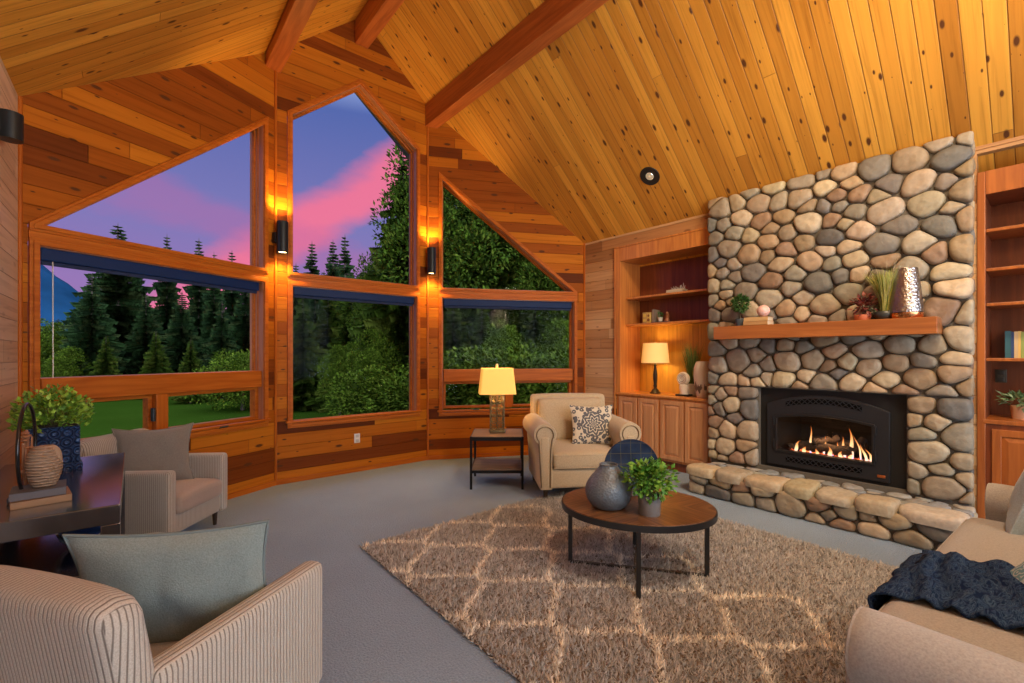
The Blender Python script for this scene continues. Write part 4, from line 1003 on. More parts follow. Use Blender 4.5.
# ================================================================== rug
rug = empty('area_rug', ((1.35+4.07)/2, 1.62, 0), 0, 'shaggy taupe area rug with a cream trellis pattern on the blue-grey carpet', 'rug')
RX0, RX1, RY0, RY1 = 1.35, 4.07, -.22, 3.46
mb = MB(); mb.box(RX0+.01-rug.location.x, RX1-.01-rug.location.x, RY0+.01-rug.location.y, RY1-.01-rug.location.y, .001, .016); mb.build('rug_backing', plain('rug_backing', (.16, .12, .09), .95), rug, smooth=0)
rs = np.random.RandomState(3); n = 118000
px = rs.uniform(RX0, RX1, n); py = rs.uniform(RY0, RY1, n)
def trellis(x, y):
    a, b = .65, .71                      # ogee lattice
    u = x-1.9175+2*a; v = y-2.10+4*b
    d = np.full_like(u, 9.)
    for k in range(-1, 8):
        for ph in (0,):
            xc = a*k/2+(1 if k % 2 == 0 else -1)*(a/4)*np.cos(2*PI*v/b)
            sl = (a/4)*2*PI/b*np.abs(np.sin(2*PI*v/b))
            d = np.minimum(d, np.abs(u-xc)/np.sqrt(1+sl**2))
    return d
d_ = trellis(px+rs.normal(0, .008, n), py+rs.normal(0, .008, n))
line = np.clip((.032-d_)/.030, 0, 1)[:, None]
lo = np.array([[.40, .385, .38]]); hi = np.array([[.88, .80, .70]])
col = (lo*(1-line)+hi*line)*rs.uniform(.62, 1.35, (n, 1))*(1+.12*np.sin(px*2.1+py*1.3))[:, None]
h = rs.uniform(.020, .044, n)+line[:, 0]*.006; r_ = rs.uniform(.0045, .0085, n); lean = rs.normal(0, .014, (n, 2)); a0 = rs.uniform(0, 2*PI, n)
cs = .034; gi, gj = np.floor(px/cs), np.floor(py/cs)
jx = np.modf(np.abs(np.sin(gi*127.1+gj*311.7)*43758.5))[0]; jy = np.modf(np.abs(np.sin(gi*269.5+gj*183.3)*24634.6))[0]; jh = np.modf(np.abs(np.sin(gi*17.3+gj*71.9)*9123.4))[0]
cx_, cy_ = (gi+.2+.6*jx)*cs, (gj+.2+.6*jy)*cs
dc = np.hypot(px-cx_, py-cy_)/cs; h = h*(1.15-.75*np.clip(dc, 0, .8))*(.75+.5*jh)+.008; lean[:, 0] += (cx_-px)*.55; lean[:, 1] += (cy_-py)*.55
col = col*(.85+.3*jh)[:, None]
base = []
for k in range(3):
    base.append(np.stack([px+r_*np.cos(a0+k*2*PI/3), py+r_*np.sin(a0+k*2*PI/3), np.full(n, .012)], 1))
tip = np.stack([px+lean[:, 0], py+lean[:, 1], h], 1)
V = np.stack(base+[tip], 1).reshape(-1, 3); V[:, 0] -= rug.location.x; V[:, 1] -= rug.location.y
b4 = np.arange(n)*4
Q = np.concatenate([np.stack([b4, b4+1, b4+3], 1), np.stack([b4+1, b4+2, b4+3], 1), np.stack([b4+2, b4, b4+3], 1)])
m, nt, b = newmat('shag_wool'); a = N(nt, 'ShaderNodeVertexColor'); a.layer_name = 'tint'; L(nt, a.outputs[0], b.inputs['Base Color']); b.inputs['Roughness'].default_value = .95; b.inputs['Specular IOR Level'].default_value = .1; b.inputs['Sheen Weight'].default_value = .2
npmesh('shag_pile', V, Q, m, rug, np.repeat(col, 4, 0))
# ================================================================== coffee table
C0 = Vector((2.67, 1.87)); ax = Vector((.60, -.80)).normalized(); rz = math.atan2(ax.y, ax.x)
ct = empty('coffee_table', (C0.x, C0.y, .022), rz, 'oval walnut coffee table with a dark metal rim and legs on the shaggy rug', 'table')
m, nt, b = newmat('walnut_parquet'); tc = N(nt, 'ShaderNodeTexCoord'); sp = N(nt, 'ShaderNodeSeparateXYZ'); L(nt, tc.outputs['Object'], sp.inputs[0])
qu = math_(nt, 'GREATER_THAN', math_(nt, 'MULTIPLY', sp.outputs[0], sp.outputs[1]), 0)      # four quarters, grain turned
av = mixc(nt, qu, (0, 0, 0), (0, 0, 0)); cb_ = N(nt, 'ShaderNodeCombineXYZ')
s1 = math_(nt, 'ADD', sp.outputs[0], sp.outputs[1]); s2 = math_(nt, 'SUBTRACT', sp.outputs[0], sp.outputs[1])
def sel(a_, b_): return math_(nt, 'ADD', math_(nt, 'MULTIPLY', a_, qu), math_(nt, 'MULTIPLY', b_, math_(nt, 'SUBTRACT', 1, qu)))
L(nt, math_(nt, 'MULTIPLY', sel(s1, s2), 1.5), cb_.inputs[0]); L(nt, math_(nt, 'MULTIPLY', sel(s2, s1), 22), cb_.inputs[1])
nz = N(nt, 'ShaderNodeTexNoise'); nz.inputs['Scale'].default_value = 1.2; nz.inputs['Detail'].default_value = 5; nz.inputs['Distortion'].default_value = .8; L(nt, cb_.outputs[0], nz.inputs[0])
L(nt, ramp(nt, nz.outputs[0], [(.3, (.075, .032, .014)), (.5, (.17, .075, .03)), (.72, (.27, .135, .055))]), b.inputs['Base Color']); b.inputs['Roughness'].default_value = .30
EA, EB = .515, .425
def ell(a_, b_, n=72): return [(a_*math.cos(2*PI*k/n), b_*math.sin(2*PI*k/n)) for k in range(n)]
MB().prism(ell(EA-.006, EB-.006), .425, .456, 'z').build('tabletop', m, ct, bevel=.002)
mb = MB(); o_ = ell(EA, EB); i_ = ell(EA-.006, EB-.006)
mb.add([(x, y, z) for z in (.412, .452) for (x, y) in o_]+[(x, y, z) for z in (.412, .452) for (x, y) in i_], [f for k in range(72) for f in ((k, (k+1) % 72, 72+(k+1) % 72, 72+k), (144+(k+1) % 72, 144+k, 216+k, 216+(k+1) % 72), (72+k, 72+(k+1) % 72, 216+(k+1) % 72, 216+k), ((k+1) % 72, k, 144+k, 144+(k+1) % 72))])
mb.build('metal_rim', M_iron, ct)
for (x, y) in ((.455, 0), (-.455, 0), (0, .385), (0, -.385)):
    MB().box(x-.014, x+.014, y-.014, y+.014, .0, .425).build('leg', M_iron, ct, smooth=0, bevel=.002)
MB().box(-.455, .455, -.013, .013, .0, .012).build('cross_bar', M_iron, ct, smooth=0); MB().box(-.013, .013, -.385, .385, .0, .012).build('cross_bar', plain('worn_bar', (.10, .075, .05), .45, .5), ct, smooth=0)
TT = .022+.456
# grey dimpled round vase
q = LF((608.5-512)/FL*3.07, 3.07); t = empty('round_vase', (q[0], q[1], TT), 0, 'round blue-grey vase with a dimpled lower body on the coffee table', 'vase')
prof = [(0, 0), (.085, 0), (.118, .02), (.147, .065), (.155, .11), (.146, .155), (.118, .20), (.085, .24), (.066, .265), (.060, .280), (.062, .288), (.052, .287), (.048, .27), (0, .25)]
def smoothprof(pr, k=4):
    out = []
    for i in range(len(pr)-1):
        p0 = pr[max(0, i-1)]; p1 = pr[i]; p2 = pr[i+1]; p3 = pr[min(len(pr)-1, i+2)]
        for j in range(k):
            t = j/k; out.append(tuple(.5*(2*p1[c]+(p2[c]-p0[c])*t+(2*p0[c]-5*p1[c]+4*p2[c]-p3[c])*t*t+(3*p1[c]-p0[c]-3*p2[c]+p3[c])*t**3) for c in (0, 1)))
    return [(max(0, a_), b_) for a_, b_ in out]+[pr[-1]]
m, nt, b = newmat('dimpled_grey_glaze'); b.inputs['Base Color'].default_value = (.16, .20, .235, 1); b.inputs['Roughness'].default_value = .4; b.inputs['Metallic'].default_value = .3
tc = N(nt, 'ShaderNodeTexCoord'); vo = N(nt, 'ShaderNodeTexVoronoi'); vo.inputs['Scale'].default_value = 62; L(nt, tc.outputs['Object'], vo.inputs[0]); bp = N(nt, 'ShaderNodeBump'); bp.inputs['Strength'].default_value = .7; bp.inputs['Distance'].default_value = .005; L(nt, vo.outputs[0], bp.inputs['Height']); L(nt, bp.outputs[0], b.inputs['Normal'])
MB().lathe(smoothprof(prof), 56).build('vase_body', m, t)
# bushy plant in a grey pot
q = LF((649.5-512)/FL*2.93, 2.93); t = empty('potted_plant', (q[0], q[1], TT), 0, 'bushy bright green plant in a grey pot on the coffee table', 'plant')
MB().lathe([(0, 0), (.066, 0), (.073, .12), (.070, .125), (.062, .12), (.06, .10), (0, .10)], 36).build('pot', plain('stone_grey_pot', (.20, .19, .185), .5, bump=.2), t)
leaves(900, ballsamp(.17, .17, .12, .228, .25), .036, [(.10, .30, .03), (.17, .42, .05), (.06, .20, .02), (.26, .52, .08)], 31, parent=t, asp=.7)
mb = MB(); r = random.Random(8)
for k in range(26):
    a_ = r.uniform(0, 2*PI); s_ = r.uniform(.04, .13); mb.tube([(0, 0, .10), (math.cos(a_)*s_*.5, math.sin(a_)*s_*.5, .17), (math.cos(a_)*s_, math.sin(a_)*s_, .24)], .0025, 4)
mb.build('stems', plain('green_stem', (.12, .2, .05), .7), t)
# upright round navy plate
q = LF((632.5-512)/FL*3.30, 3.30); t = empty('navy_disc', (q[0], q[1], TT), -math.atan2(F[0], F[1])+.05, 'round navy plate with a fine gold grid, standing upright behind the vase', 'plate')
m, nt, b = newmat('navy_gold_grid'); tc = N(nt, 'ShaderNodeTexCoord'); sp = N(nt, 'ShaderNodeSeparateXYZ'); L(nt, tc.outputs['Object'], sp.inputs[0])
gx = math_(nt, 'ABSOLUTE', math_(nt, 'SUBTRACT', math_(nt, 'FRACT', math_(nt, 'DIVIDE', sp.outputs[0], .075)), .5)); gz = math_(nt, 'ABSOLUTE', math_(nt, 'SUBTRACT', math_(nt, 'FRACT', math_(nt, 'DIVIDE', sp.outputs[2], .075)), .5))
ln_ = math_(nt, 'GREATER_THAN', math_(nt, 'MAXIMUM', gx, gz), .482); nz = N(nt, 'ShaderNodeTexNoise'); nz.inputs['Scale'].default_value = 9; L(nt, tc.outputs['Object'], nz.inputs[0])
L(nt, mixc(nt, ln_, ramp(nt, nz.outputs[0], [(.3, (.006, .012, .035)), (.7, (.02, .045, .10))]), (.16, .13, .05)), b.inputs['Base Color']); b.inputs['Roughness'].default_value = .35
rd = .205
MB().lathe([(0, -.008), (rd-.02, -.008), (rd, .012), (rd-.004, .018), (rd-.03, .004), (0, .002)], 56, Matrix.Translation((0, .03, rd*.98)) @ Matrix.Rotation(PI/2-.12, 4, 'X')).build('plate_disc', m, t)
MB().tube([(-.07, .0, .008), (-.07, .09, .008), (-.05, .09, .10)], .005, 6).tube([(.07, .0, .008), (.07, .09, .008), (.05, .09, .10)], .005, 6).tube([(-.07, .0, .008), (-.07, -.005, .03)], .005, 6).tube([(.07, .0, .008), (.07, -.005, .03)], .005, 6).tube([(-.05, .09, .10), (.05, .09, .10)], .005, 6).build('stand', M_black, t)
# ================================================================== side table and lamp
q0 = LF(-.19, 5.36); st = empty('side_table', (q0[0]+R[0]*.175, q0[1]+R[1]*.175, 0), -math.atan2(F[0], F[1]), 'square side table with weathered wood top and shelf in a black metal frame', 'side table')
st.location = LF(-.015-.155, 5.36)
hw, hd, TH = .30, .29, .588
M_grey_wood = wood('weathered_wood', (.13, .085, .06), (.27, .19, .14), 0, 1, .45)
MB().box(-hw+.01, hw-.01, -hd+.01, hd-.01, TH-.022, TH).build('tabletop', M_grey_wood, st, smooth=0, bevel=.003)
MB().box(-hw+.02, hw-.02, -hd+.02, hd-.02, .205, .225).build('shelf', M_grey_wood, st, smooth=0, bevel=.003)
for sx in (-1, 1):
    for sy in (-1, 1): MB().box(sx*(hw-.013)-.013, sx*(hw-.013)+.013, sy*(hd-.013)-.013, sy*(hd-.013)+.013, 0, TH-.0).build('leg', M_black, st, smooth=0, bevel=.002)
for z0, z1 in ((TH-.045, TH-.004), (.18, .21)):
    mb = MB()
    for s_ in (-1, 1):
        mb.box(-hw, hw, s_*(hd-.013)-.012, s_*(hd-.013)+.012, z0, z1); mb.box(s_*(hw-.013)-.012, s_*(hw-.013)+.012, -hd, hd, z0, z1)
    mb.build('frame_rail', M_black, st, smooth=0)
q = LF((497-512)/FL*5.40, 5.40)
lp = empty('table_lamp', (q[0], q[1], TH), -math.atan2(F[0], F[1])+.12, 'lamp with tall brass lattice base and glowing yellow shade on the side table', 'lamp')
M_gold = plain('antique_gold', (.15, .115, .055), .45, .8)
s_ = .078
MB().rbox(-.088, .088, -.088, .088, 0, .028, .004, 2).build('lamp_foot', M_gold, lp)
mb = MB()
for a_ in range(4):
    M4 = Matrix.Rotation(a_*PI/2, 4, 'Z'); H0, H1 = .028, .445
    mb.box(-s_-.005, -s_+.005, -s_-.005, -s_+.005, H0, H1, M4); mb.box(-s_, s_, -s_-.005, -s_+.005, H1-.01, H1, M4)
    rr = random.Random(a_)
    for k in range(5):
        z = H0+.005+k*.082
        for cxx in (-.038, .038):
            mb.tube([(cxx+.038*math.cos(t_*PI/6), -s_, z+.041+.041*math.sin(t_*PI/6)) for t_ in range(12)], .0042, 5, M4, True)
            mb.tube([(cxx+.018*math.cos(t_*PI/6), -s_, z+.041+.02*math.sin(t_*PI/6)) for t_ in range(12)], .003, 5, M4, True)
mb.build('lattice_base', M_gold, lp)
MB().lathe([(0, .44), (.02, .445), (.02, .46), (.008, .465), (.006, .80), (0, .80)], 14).tube([(0, 0, .03), (0, 0, .45)], .006, 8).build('stem', M_gold, lp)
mb = MB()
def rr_(w, d, z, rad=.05, n=6):
    out = []
    for cx, cy, a0_ in ((w-rad, d-rad, 0), (-w+rad, d-rad, PI/2), (-w+rad, -d+rad, PI), (w-rad, -d+rad, 1.5*PI)):
        for k in range(n+1): an = a0_+PI/2*k/n; out.append((cx+rad*math.cos(an), cy+rad*math.sin(an), z))
    return out
a1 = rr_(.215, .155, .455, .03); a2 = rr_(.185, .125, .755, .03); nn_ = len(a1)
mb.add(a1+a2, [(k, (k+1) % nn_, nn_+(k+1) % nn_, nn_+k) for k in range(nn_)]); mb.build('lamp_shade', M_shade, lp)
MB().lathe([(0, .755), (.012, .76), (.016, .775), (.016, .80), (0, .812)], 10).tube([(-.183, 0, .75), (0, 0, .757), (.183, 0, .75)], .003, 6).build('finial', plain('lit_finial', (.8, .6, .3), .4), lp)
for z in (.66, .56):
    l = light('lamp_light', 'POINT', (0, 0, z), 5, (1, .58, .18), .05); l.parent = lp
l = light('lamp_light', 'POINT', (0, 0, .40), .8, (1, .6, .3), .03); l.parent = lp
# ================================================================== pillows
def pillow(t, w, h, th, m, M=None, name='cushion_cover', ear=.06, piping=None, n=18, wr=.006, seed=1):
    mb = MB(); v = []; f = []
    for s_ in (1, -1):
        for j in range(n+1):
            for i in range(n+1):
                x = i/n*2-1; z = j/n*2-1
                g = 1-ear*2*(1-x*x)*abs(z)**3-0*z; k = 1-ear*2*(1-z*z)*abs(x)**3
                X = x*w/2*k; Z = z*h/2*g
                e_ = max(0, (1-abs(x)**2.6))*max(0, (1-abs(z)**2.6))
                T = th/2*e_**.55
                wn_ = noise.noise(Vector((x*2.2+seed*7, z*2.2, s_*3)))*wr*2*e_+noise.noise(Vector((x*6+seed*3, z*6, s_)))*wr*e_**.3
                v.append((X, s_*(T+(wn_ if T > .002 else 0)), Z))
    q = (n+1)**2
    for j in range(n):
        for i in range(n):
            a_ = j*(n+1)+i; f.append((a_+1, a_, a_+n+1, a_+n+2)); f.append((q+a_, q+a_+1, q+a_+n+2, q+a_+n+1))
    mb.add(v, f, M); o = mb.build(name, m, t, smooth=180)
    if piping:
        ed = [(i, 0) for i in range(n)]+[(n, j) for j in range(n)]+[(n-i, n) for i in range(n)]+[(0, n-j) for j in range(n)]
        pp = [Vector(v[j*(n+1)+i]) for i, j in ed]
        if M is not None: pp = [M @ p for p in pp]
        MB().tube(pp, .006, 6, None, True).build('piping', piping, t)
    return o
# ================================================================== striped armchairs
STR = fabric('ribbed_stripe_fabric', (.48, .425, .36), (.13, .10, .08), .0155, 0, .6)
STRseat = fabric('tan_seat_fabric', (.40, .31, .26), None, 0, 0, .4)
M_darkwood = wood('dark_leg_wood', (.02, .012, .008), (.05, .028, .018), 2, 1, .35)
def striped_chair(loc, rz, label, W=.76, D=.76, armH=.625, backH=.86):
    t = empty('armchair', loc, rz, label, 'armchair', 'striped armchairs')
    hw, hd = W/2, D/2; aw = .095
    MB().rbox(-hw+.02, hw-.02, -hd+.05, hd-.03, .12, .30, .03, 6).build('seat_frame', STR, t)
    for s_ in (-1, 1):
        def fn(x, y, z, s_=s_):
            k = (y+hd)/D; up_ = max(0, (z-.35)/(armH-.35))
            return (x, y, z+.012*up_*(k-.5))
        MB().rbox(min(s_*hw, s_*(hw-aw)), max(s_*hw, s_*(hw-aw)), -hd+.06, hd, .12, armH, .032, 10, fn=fn).build('arm', STR, t)
    def bk(x, y, z):
        k = max(0, (z-.2)); k2 = max(0, (z-.55)); dx = abs(x)/(hw-.01)
        return (x*(1-.015*k2), y-.17*k+.02*(1-dx*dx)*(1 if y > -hd+.08 else -.6), z-.05*max(0, dx-.55)**2*k2*6)
    MB().rbox(-hw+.012, hw-.012, -hd+.04, -hd+.16, .16, backH, .055, 12, fn=bk).build('backrest', STR, t)
    def ct_(x, y, z):
        e = max(0, 1-(x/(hw-aw))**2)*max(0, 1-((y-.05)/(hd))**4); return (x, y, z+(.035*e if z > .34 else 0))
    MB().rbox(-hw+aw+.004, hw-aw-.004, -hd+.20, hd+.02, .27, .42, .045, 10, fn=ct_).build('seat_cushion', STRseat, t)
    # lower back seam band
    MB().tube([(-hw+.03, -hd+.0, .47), (hw-.03, -hd+.0, .47)], .004, 6).build('back_seam', plain('seam', (.20, .16, .13), .9), t)
    for sx in (-1, 1):
        for sy in (-1, 1):
            x, y = sx*(hw-.07), sy*(hd-.09); mb = MB(); mb.lathe([(.015, 0), (.026, .14)], 14, TR(x, y, 0)); mb.build('leg', M_darkwood, t)
    return t
cc = LF(-1.262, 1.674); fx = (F[0]*.96+R[0]*.28, F[1]*.96+R[1]*.28)
ch1 = striped_chair((cc[0], cc[1], 0), yaw(*fx), 'ribbed beige armchair in the left foreground, seen from behind')
ch2 = copy_tree(ch1); ch2.location = (.155, 4.725, 0); ch2.rotation_euler = (0, 0, yaw(R[0], R[1]))
ch2['label'] = 'ribbed beige armchair beside the dark desk, facing the room under the left bay window'
ch2.scale = (.94, .93, 1)
# pillow on the near chair
M_teal = fabric('sage_blue_linen', (.235, .275, .255), None, 0, 0, .5, 180); M_tealp = plain('sage_piping', (.16, .20, .20), .8)
M_tau = fabric('taupe_linen', (.22, .20, .175), None, 0, 0, .4, 160)
def in_chair(ch, x, y, z, lean, yw): return Matrix.Translation(ch.location) @ Matrix.Rotation(ch.rotation_euler.z, 4, 'Z') @ Matrix.Translation((x, y, z)) @ Matrix.Rotation(yw, 4, 'Z') @ Matrix.Rotation(lean, 4, 'X')
def pl_obj(name, M, label, w, h, th, m, **k):
    t = empty(name, M.to_translation(), 0, label, 'cushion'); t.rotation_euler = M.to_euler(); pillow(t, w, h, th, m, **k); return t
pl_obj('throw_pillow', in_chair(ch1, .025, .02, .632, .25, .50), 'large sage blue-grey linen cushion in the near ribbed armchair', .64, .52, .17, M_teal, piping=M_tealp, ear=.05, wr=.012, seed=2)
pl_obj('throw_pillow', Matrix.Translation(LF(-2.97, 3.78, .665)) @ Matrix.Rotation(yaw(*LF(.62, -.78)[:2]), 4, 'Z') @ Matrix.Rotation(.32, 4, 'X'), 'plain taupe cushion leaning in the ribbed armchair by the window', .54, .50, .16, M_tau, piping=M_tau, ear=.08, seed=4)
# ================================================================== cream rolled-arm club chair
CRM = fabric('cream_velvet', (.50, .40, .27), None, 0, 0, .2, 120, .75); CRMp = plain('nailhead_trim', (.20, .15, .09), .4, .6)
cc = (3.78, 3.60); f_ = Vector((-.495, -.869)).normalized()
cl = empty('club_armchair', (cc[0], cc[1], 0), yaw(f_.x, f_.y), 'cream rolled-arm armchair with dark feet, right of the side table', 'armchair')
_c = LF(.735, 5.12); cl.location = (_c[0], _c[1], 0); cl.rotation_euler = (0, 0, yaw(*LF(.10, -.99)[:2])); cl.scale = (1.03, 1, 1)
W2, D2 = .52, .46
MB().rbox(-W2+.09, W2-.09, -D2+.05, D2-.02, .13, .33, .03, 6).build('seat_frame', CRM, cl)
for s_ in (-1, 1):
    def roll_profile(rr, cx, cz):
        return [(cx+rr*math.cos(a_), cz+rr*math.sin(a_)) for a_ in [(-70+i*20)*PI/180 for i in range(17)]]
    # outline in x (outwards) - z, mirrored for the other arm
    oc, zc, rr = .435, .685, .118
    outl = [(oc-.075, .13), (oc+.045, .13)]+[(oc+.052, .4)]+[(oc+rr*math.cos(a_), zc+rr*math.sin(a_)) for a_ in [(-55+i*15)*PI/180 for i in range(18)]]+[(oc-.075, .55)]
    outl = [(s_*x, z) for x, z in outl]
    if s_ < 0: outl = outl[::-1]
    mb = MB(); ny = 8; v = []; f = []
    ys = [-D2+.04, -D2+.06, -D2+.2, -.05, .15, D2-.06, D2-.012, D2]
    sc_ = [.93, 1, 1, 1, 1, 1, .99, .93]
    cxx = s_*oc; n_ = len(outl)
    for yy, k in zip(ys, sc_):
        for (x, z) in outl:
            zz = .13+(z-.13); v.append((cxx+(x-cxx)*k*(1 if z < .5 else 1), yy, zc+(zz-zc)*k if z > .5 else zz-.0))
    for j in range(len(ys)-1):
        for k in range(n_): f.append((j*n_+k, (j+1)*n_+k, (j+1)*n_+(k+1) % n_, j*n_+(k+1) % n_))
    f.append(tuple(range(n_))); f.append(tuple(reversed([(len(ys)-1)*n_+k for k in range(n_)])))
    ar = mb.add(v, f).build('arm', CRM, cl, smooth=50)
    # scroll panel on the arm front with nailhead outline
    pth = [(s_*(oc-.052), D2+.004, .15), (s_*(oc-.055), D2+.004, .52)]+[(s_*(oc+.085*math.cos(a_)), D2+.004, zc+.085*math.sin(a_)) for a_ in [(215-i*20)*PI/180 for i in range(14)]]+[(s_*(oc+.035), D2+.004, .15)]
    MB().tube(pth, .006, 6).build('nailhead_trim', CRMp, ar)
    MB().rbox(*( (s_*(oc)-.035, s_*(oc)+.035) ), D2-.004, D2+.006, .16, .66, .005, 3).build('front_panel', CRM, ar)
def bkc(x, y, z):
    k = max(0, z-.35); return (x, y-.16*k, z+.01*(1-(x/.42)**2)*(1 if z > .9 else 0))
MB().rbox(-.45, .45, -D2, -D2+.12, .14, 1.02, .04, 10, fn=bkc).build('backrest', CRM, cl)
def bkc2(x, y, z):
    k = max(0, z-.35); e = max(0, 1-(x/.36)**2)*max(0, 1-((z-.72)/.3)**2); return (x, y-.16*k+.05*e*(1 if y > -D2+.2 else 0), z)
MB().rbox(-.38, .38, -D2+.10, -D2+.27, .48, .985, .06, 10, fn=bkc2).build('back_cushion', CRM, cl)
def sc2(x, y, z):
    e = max(0, 1-(x/.36)**2)*max(0, 1-(y/.5)**4); return (x, y, z+.03*e*(1 if z > .4 else 0))
MB().rbox(-.35, .35, -D2+.2, D2+.005, .33, .49, .04, 10, fn=sc2).build('seat_cushion', CRM, cl)
MB().tube([(-.345, D2+.0, .475), (.345, D2+.0, .475)], .006, 6).tube([(-.345, D2+.0, .345), (.345, D2+.0, .345)], .006, 6).build('cushion_welt', CRM, cl)
for sx in (-1, 1):
    for sy in (-1, 1): MB().lathe([(.022, 0), (.036, .13)], 4, TR(sx*.42, sy*.39, 0, 0, 0, PI/4)).build('leg', M_darkwood, cl, smooth=0, bevel=.003)
# patterned pillow on it
m, nt, b = newmat('medallion_print'); tc = N(nt, 'ShaderNodeTexCoord'); sp = N(nt, 'ShaderNodeSeparateXYZ'); L(nt, tc.outputs['Object'], sp.inputs[0])
xx, zz = sp.outputs[0], sp.outputs[2]
rad = math_(nt, 'SQRT', math_(nt, 'ADD', math_(nt, 'MULTIPLY', xx, xx), math_(nt, 'MULTIPLY', zz, zz))); an = math_(nt, 'ARCTAN2', zz, xx)
pet = math_(nt, 'SINE', math_(nt, 'MULTIPLY', an, 8)); w1 = math_(nt, 'SINE', math_(nt, 'ADD', math_(nt, 'MULTIPLY', rad, 150), math_(nt, 'MULTIPLY', pet, 2.4)))
inner = math_(nt, 'LESS_THAN', rad, .125); medal = math_(nt, 'MULTIPLY', inner, math_(nt, 'GREATER_THAN', w1, -.45))
rim = math_(nt, 'LESS_THAN', math_(nt, 'ABSOLUTE', math_(nt, 'SUBTRACT', rad, .132)), .007)
nz = N(nt, 'ShaderNodeTexVoronoi'); nz.inputs['Scale'].default_value = 21; L(nt, tc.outputs['Object'], nz.inputs[0])
outer = math_(nt, 'MULTIPLY', math_(nt, 'SUBTRACT', 1, inner), math_(nt, 'LESS_THAN', math_(nt, 'ABSOLUTE', math_(nt, 'SUBTRACT', nz.outputs[0], .34)), .16))
pt = math_(nt, 'MAXIMUM', math_(nt, 'MAXIMUM', medal, rim), outer)
L(nt, mixc(nt, pt, (.60, .54, .43), (.10, .105, .12)), b.inputs['Base Color']); b.inputs['Roughness'].default_value = .9
M3 = in_chair(cl, -.165, .03, .715, .30, -.03)
pl_obj('throw_pillow', M3, 'cream cushion with a grey round medallion print on the cream armchair', .50, .46, .13, m, ear=.05, seed=6)
# ================================================================== desk by the left wall
dk = empty('console_desk', (-.35, 3.56, 0), 0, 'dark glossy wooden desk with a lower shelf along the left wall', 'desk')
m_dk, nt, b = newmat('dark_glossy_wood'); tc = N(nt, 'ShaderNodeTexCoord'); mp = N(nt, 'ShaderNodeMapping'); mp.inputs['Scale'].default_value = (9, .8, 9); L(nt, tc.outputs['Object'], mp.inputs[0])
nz = N(nt, 'ShaderNodeTexNoise'); nz.inputs['Scale'].default_value = 2; nz.inputs['Detail'].default_value = 5; L(nt, mp.outputs[0], nz.inputs[0]); L(nt, ramp(nt, nz.outputs[0], [(.3, (.018, .016, .017)), (.7, (.045, .042, .045))]), b.inputs['Base Color']); b.inputs['Roughness'].default_value = .22; b.inputs['Specular IOR Level'].default_value = 1; b.inputs['Coat Weight'].default_value = 1; b.inputs['Coat IOR'].default_value = 1.5; b.inputs['Coat Roughness'].default_value = .16
dx0, dx1, dy0, dy1 = -.285, .30, -.74, .74
MB().box(dx0, dx1, dy0, dy1, .712, .80).build('desktop', m_dk, dk, smooth=0, bevel=.005)
MB().box(dx0+.02, dx1-.02, dy0+.02, dy1-.02, .46, .50).build('lower_shelf', m_dk, dk, smooth=0, bevel=.004)
for x in (dx0+.035, dx1-.035):
    for y in (dy0+.035, dy1-.035): MB().box(x-.035, x+.035, y-.035, y+.035, 0, .712).build('leg', m_dk, dk, smooth=0, bevel=.004)
for x in (dx0+.02, dx1-.03): MB().box(x, x+.015, dy0+.07, dy1-.07, .65, .712).build('apron', m_dk, dk, smooth=0)
DT = .80
# navy tiered planter with bright bush
q = LF(-2.80, 2.92); q = (-.385, 3.96)
pl_ = empty('planter_bush', (q[0], q[1], DT), .12, 'square navy ceramic planter with a bright green bush on the dark desk', 'plant')
m, nt, b = newmat('navy_ornate_ceramic'); b.inputs['Roughness'].default_value = .28; b.inputs['Base Color'].default_value = (.010, .028, .085, 1)
tc = N(nt, 'ShaderNodeTexCoord'); vo = N(nt, 'ShaderNodeTexVoronoi'); vo.inputs['Scale'].default_value = 17; vo.inputs['Randomness'].default_value = .25; L(nt, tc.outputs['Object'], vo.inputs[0]); wv = math_(nt, 'SINE', math_(nt, 'MULTIPLY', vo.outputs[0], 28))
L(nt, ramp(nt, wv, [(0, (.010, .030, .10)), (.8, (.03, .08, .22))]), b.inputs['Base Color']); bp = N(nt, 'ShaderNodeBump'); bp.inputs['Strength'].default_value = 1; bp.inputs['Distance'].default_value = .008; L(nt, wv, bp.inputs['Height']); L(nt, bp.outputs[0], b.inputs['Normal'])
MB().box(-.145, .145, -.145, .145, .0, .045).box(-.132, .132, -.132, .132, .045, .29).build('planter', m, pl_, smooth=0, bevel=.008)
MB().box(-.12, .12, -.12, .12, .26, .293).build('soil', plain('soil', (.03, .02, .015), .95), pl_, smooth=0)
def bushs(r):
    a_ = r.uniform(0, 2*PI); k = math.sqrt(r.random()); x = math.cos(a_)*k*.20; y = math.sin(a_)*k*.20; z = .27+r.random()**.8*(.24*(1-.55*k*k))+.02+.03*math.sin(x*40+y*30)
    return (x, y, z), Vector((x, y, .15))
pl_.scale = (.88, .88, .92)
leaves(1500, bushs, .036, BRIGHT, 40, parent=pl_, asp=.75)
mb = MB(); r = random.Random(2)
for k in range(30):
    a_ = r.uniform(0, 2*PI); s_ = r.uniform(.05, .2); mb.tube([(0, 0, .28), (math.cos(a_)*s_*.6, math.sin(a_)*s_*.6, .36), (math.cos(a_)*s_, math.sin(a_)*s_, .42)], .003, 4)
mb.build('stems', plain('bush_stem', (.14, .12, .05), .8), pl_)
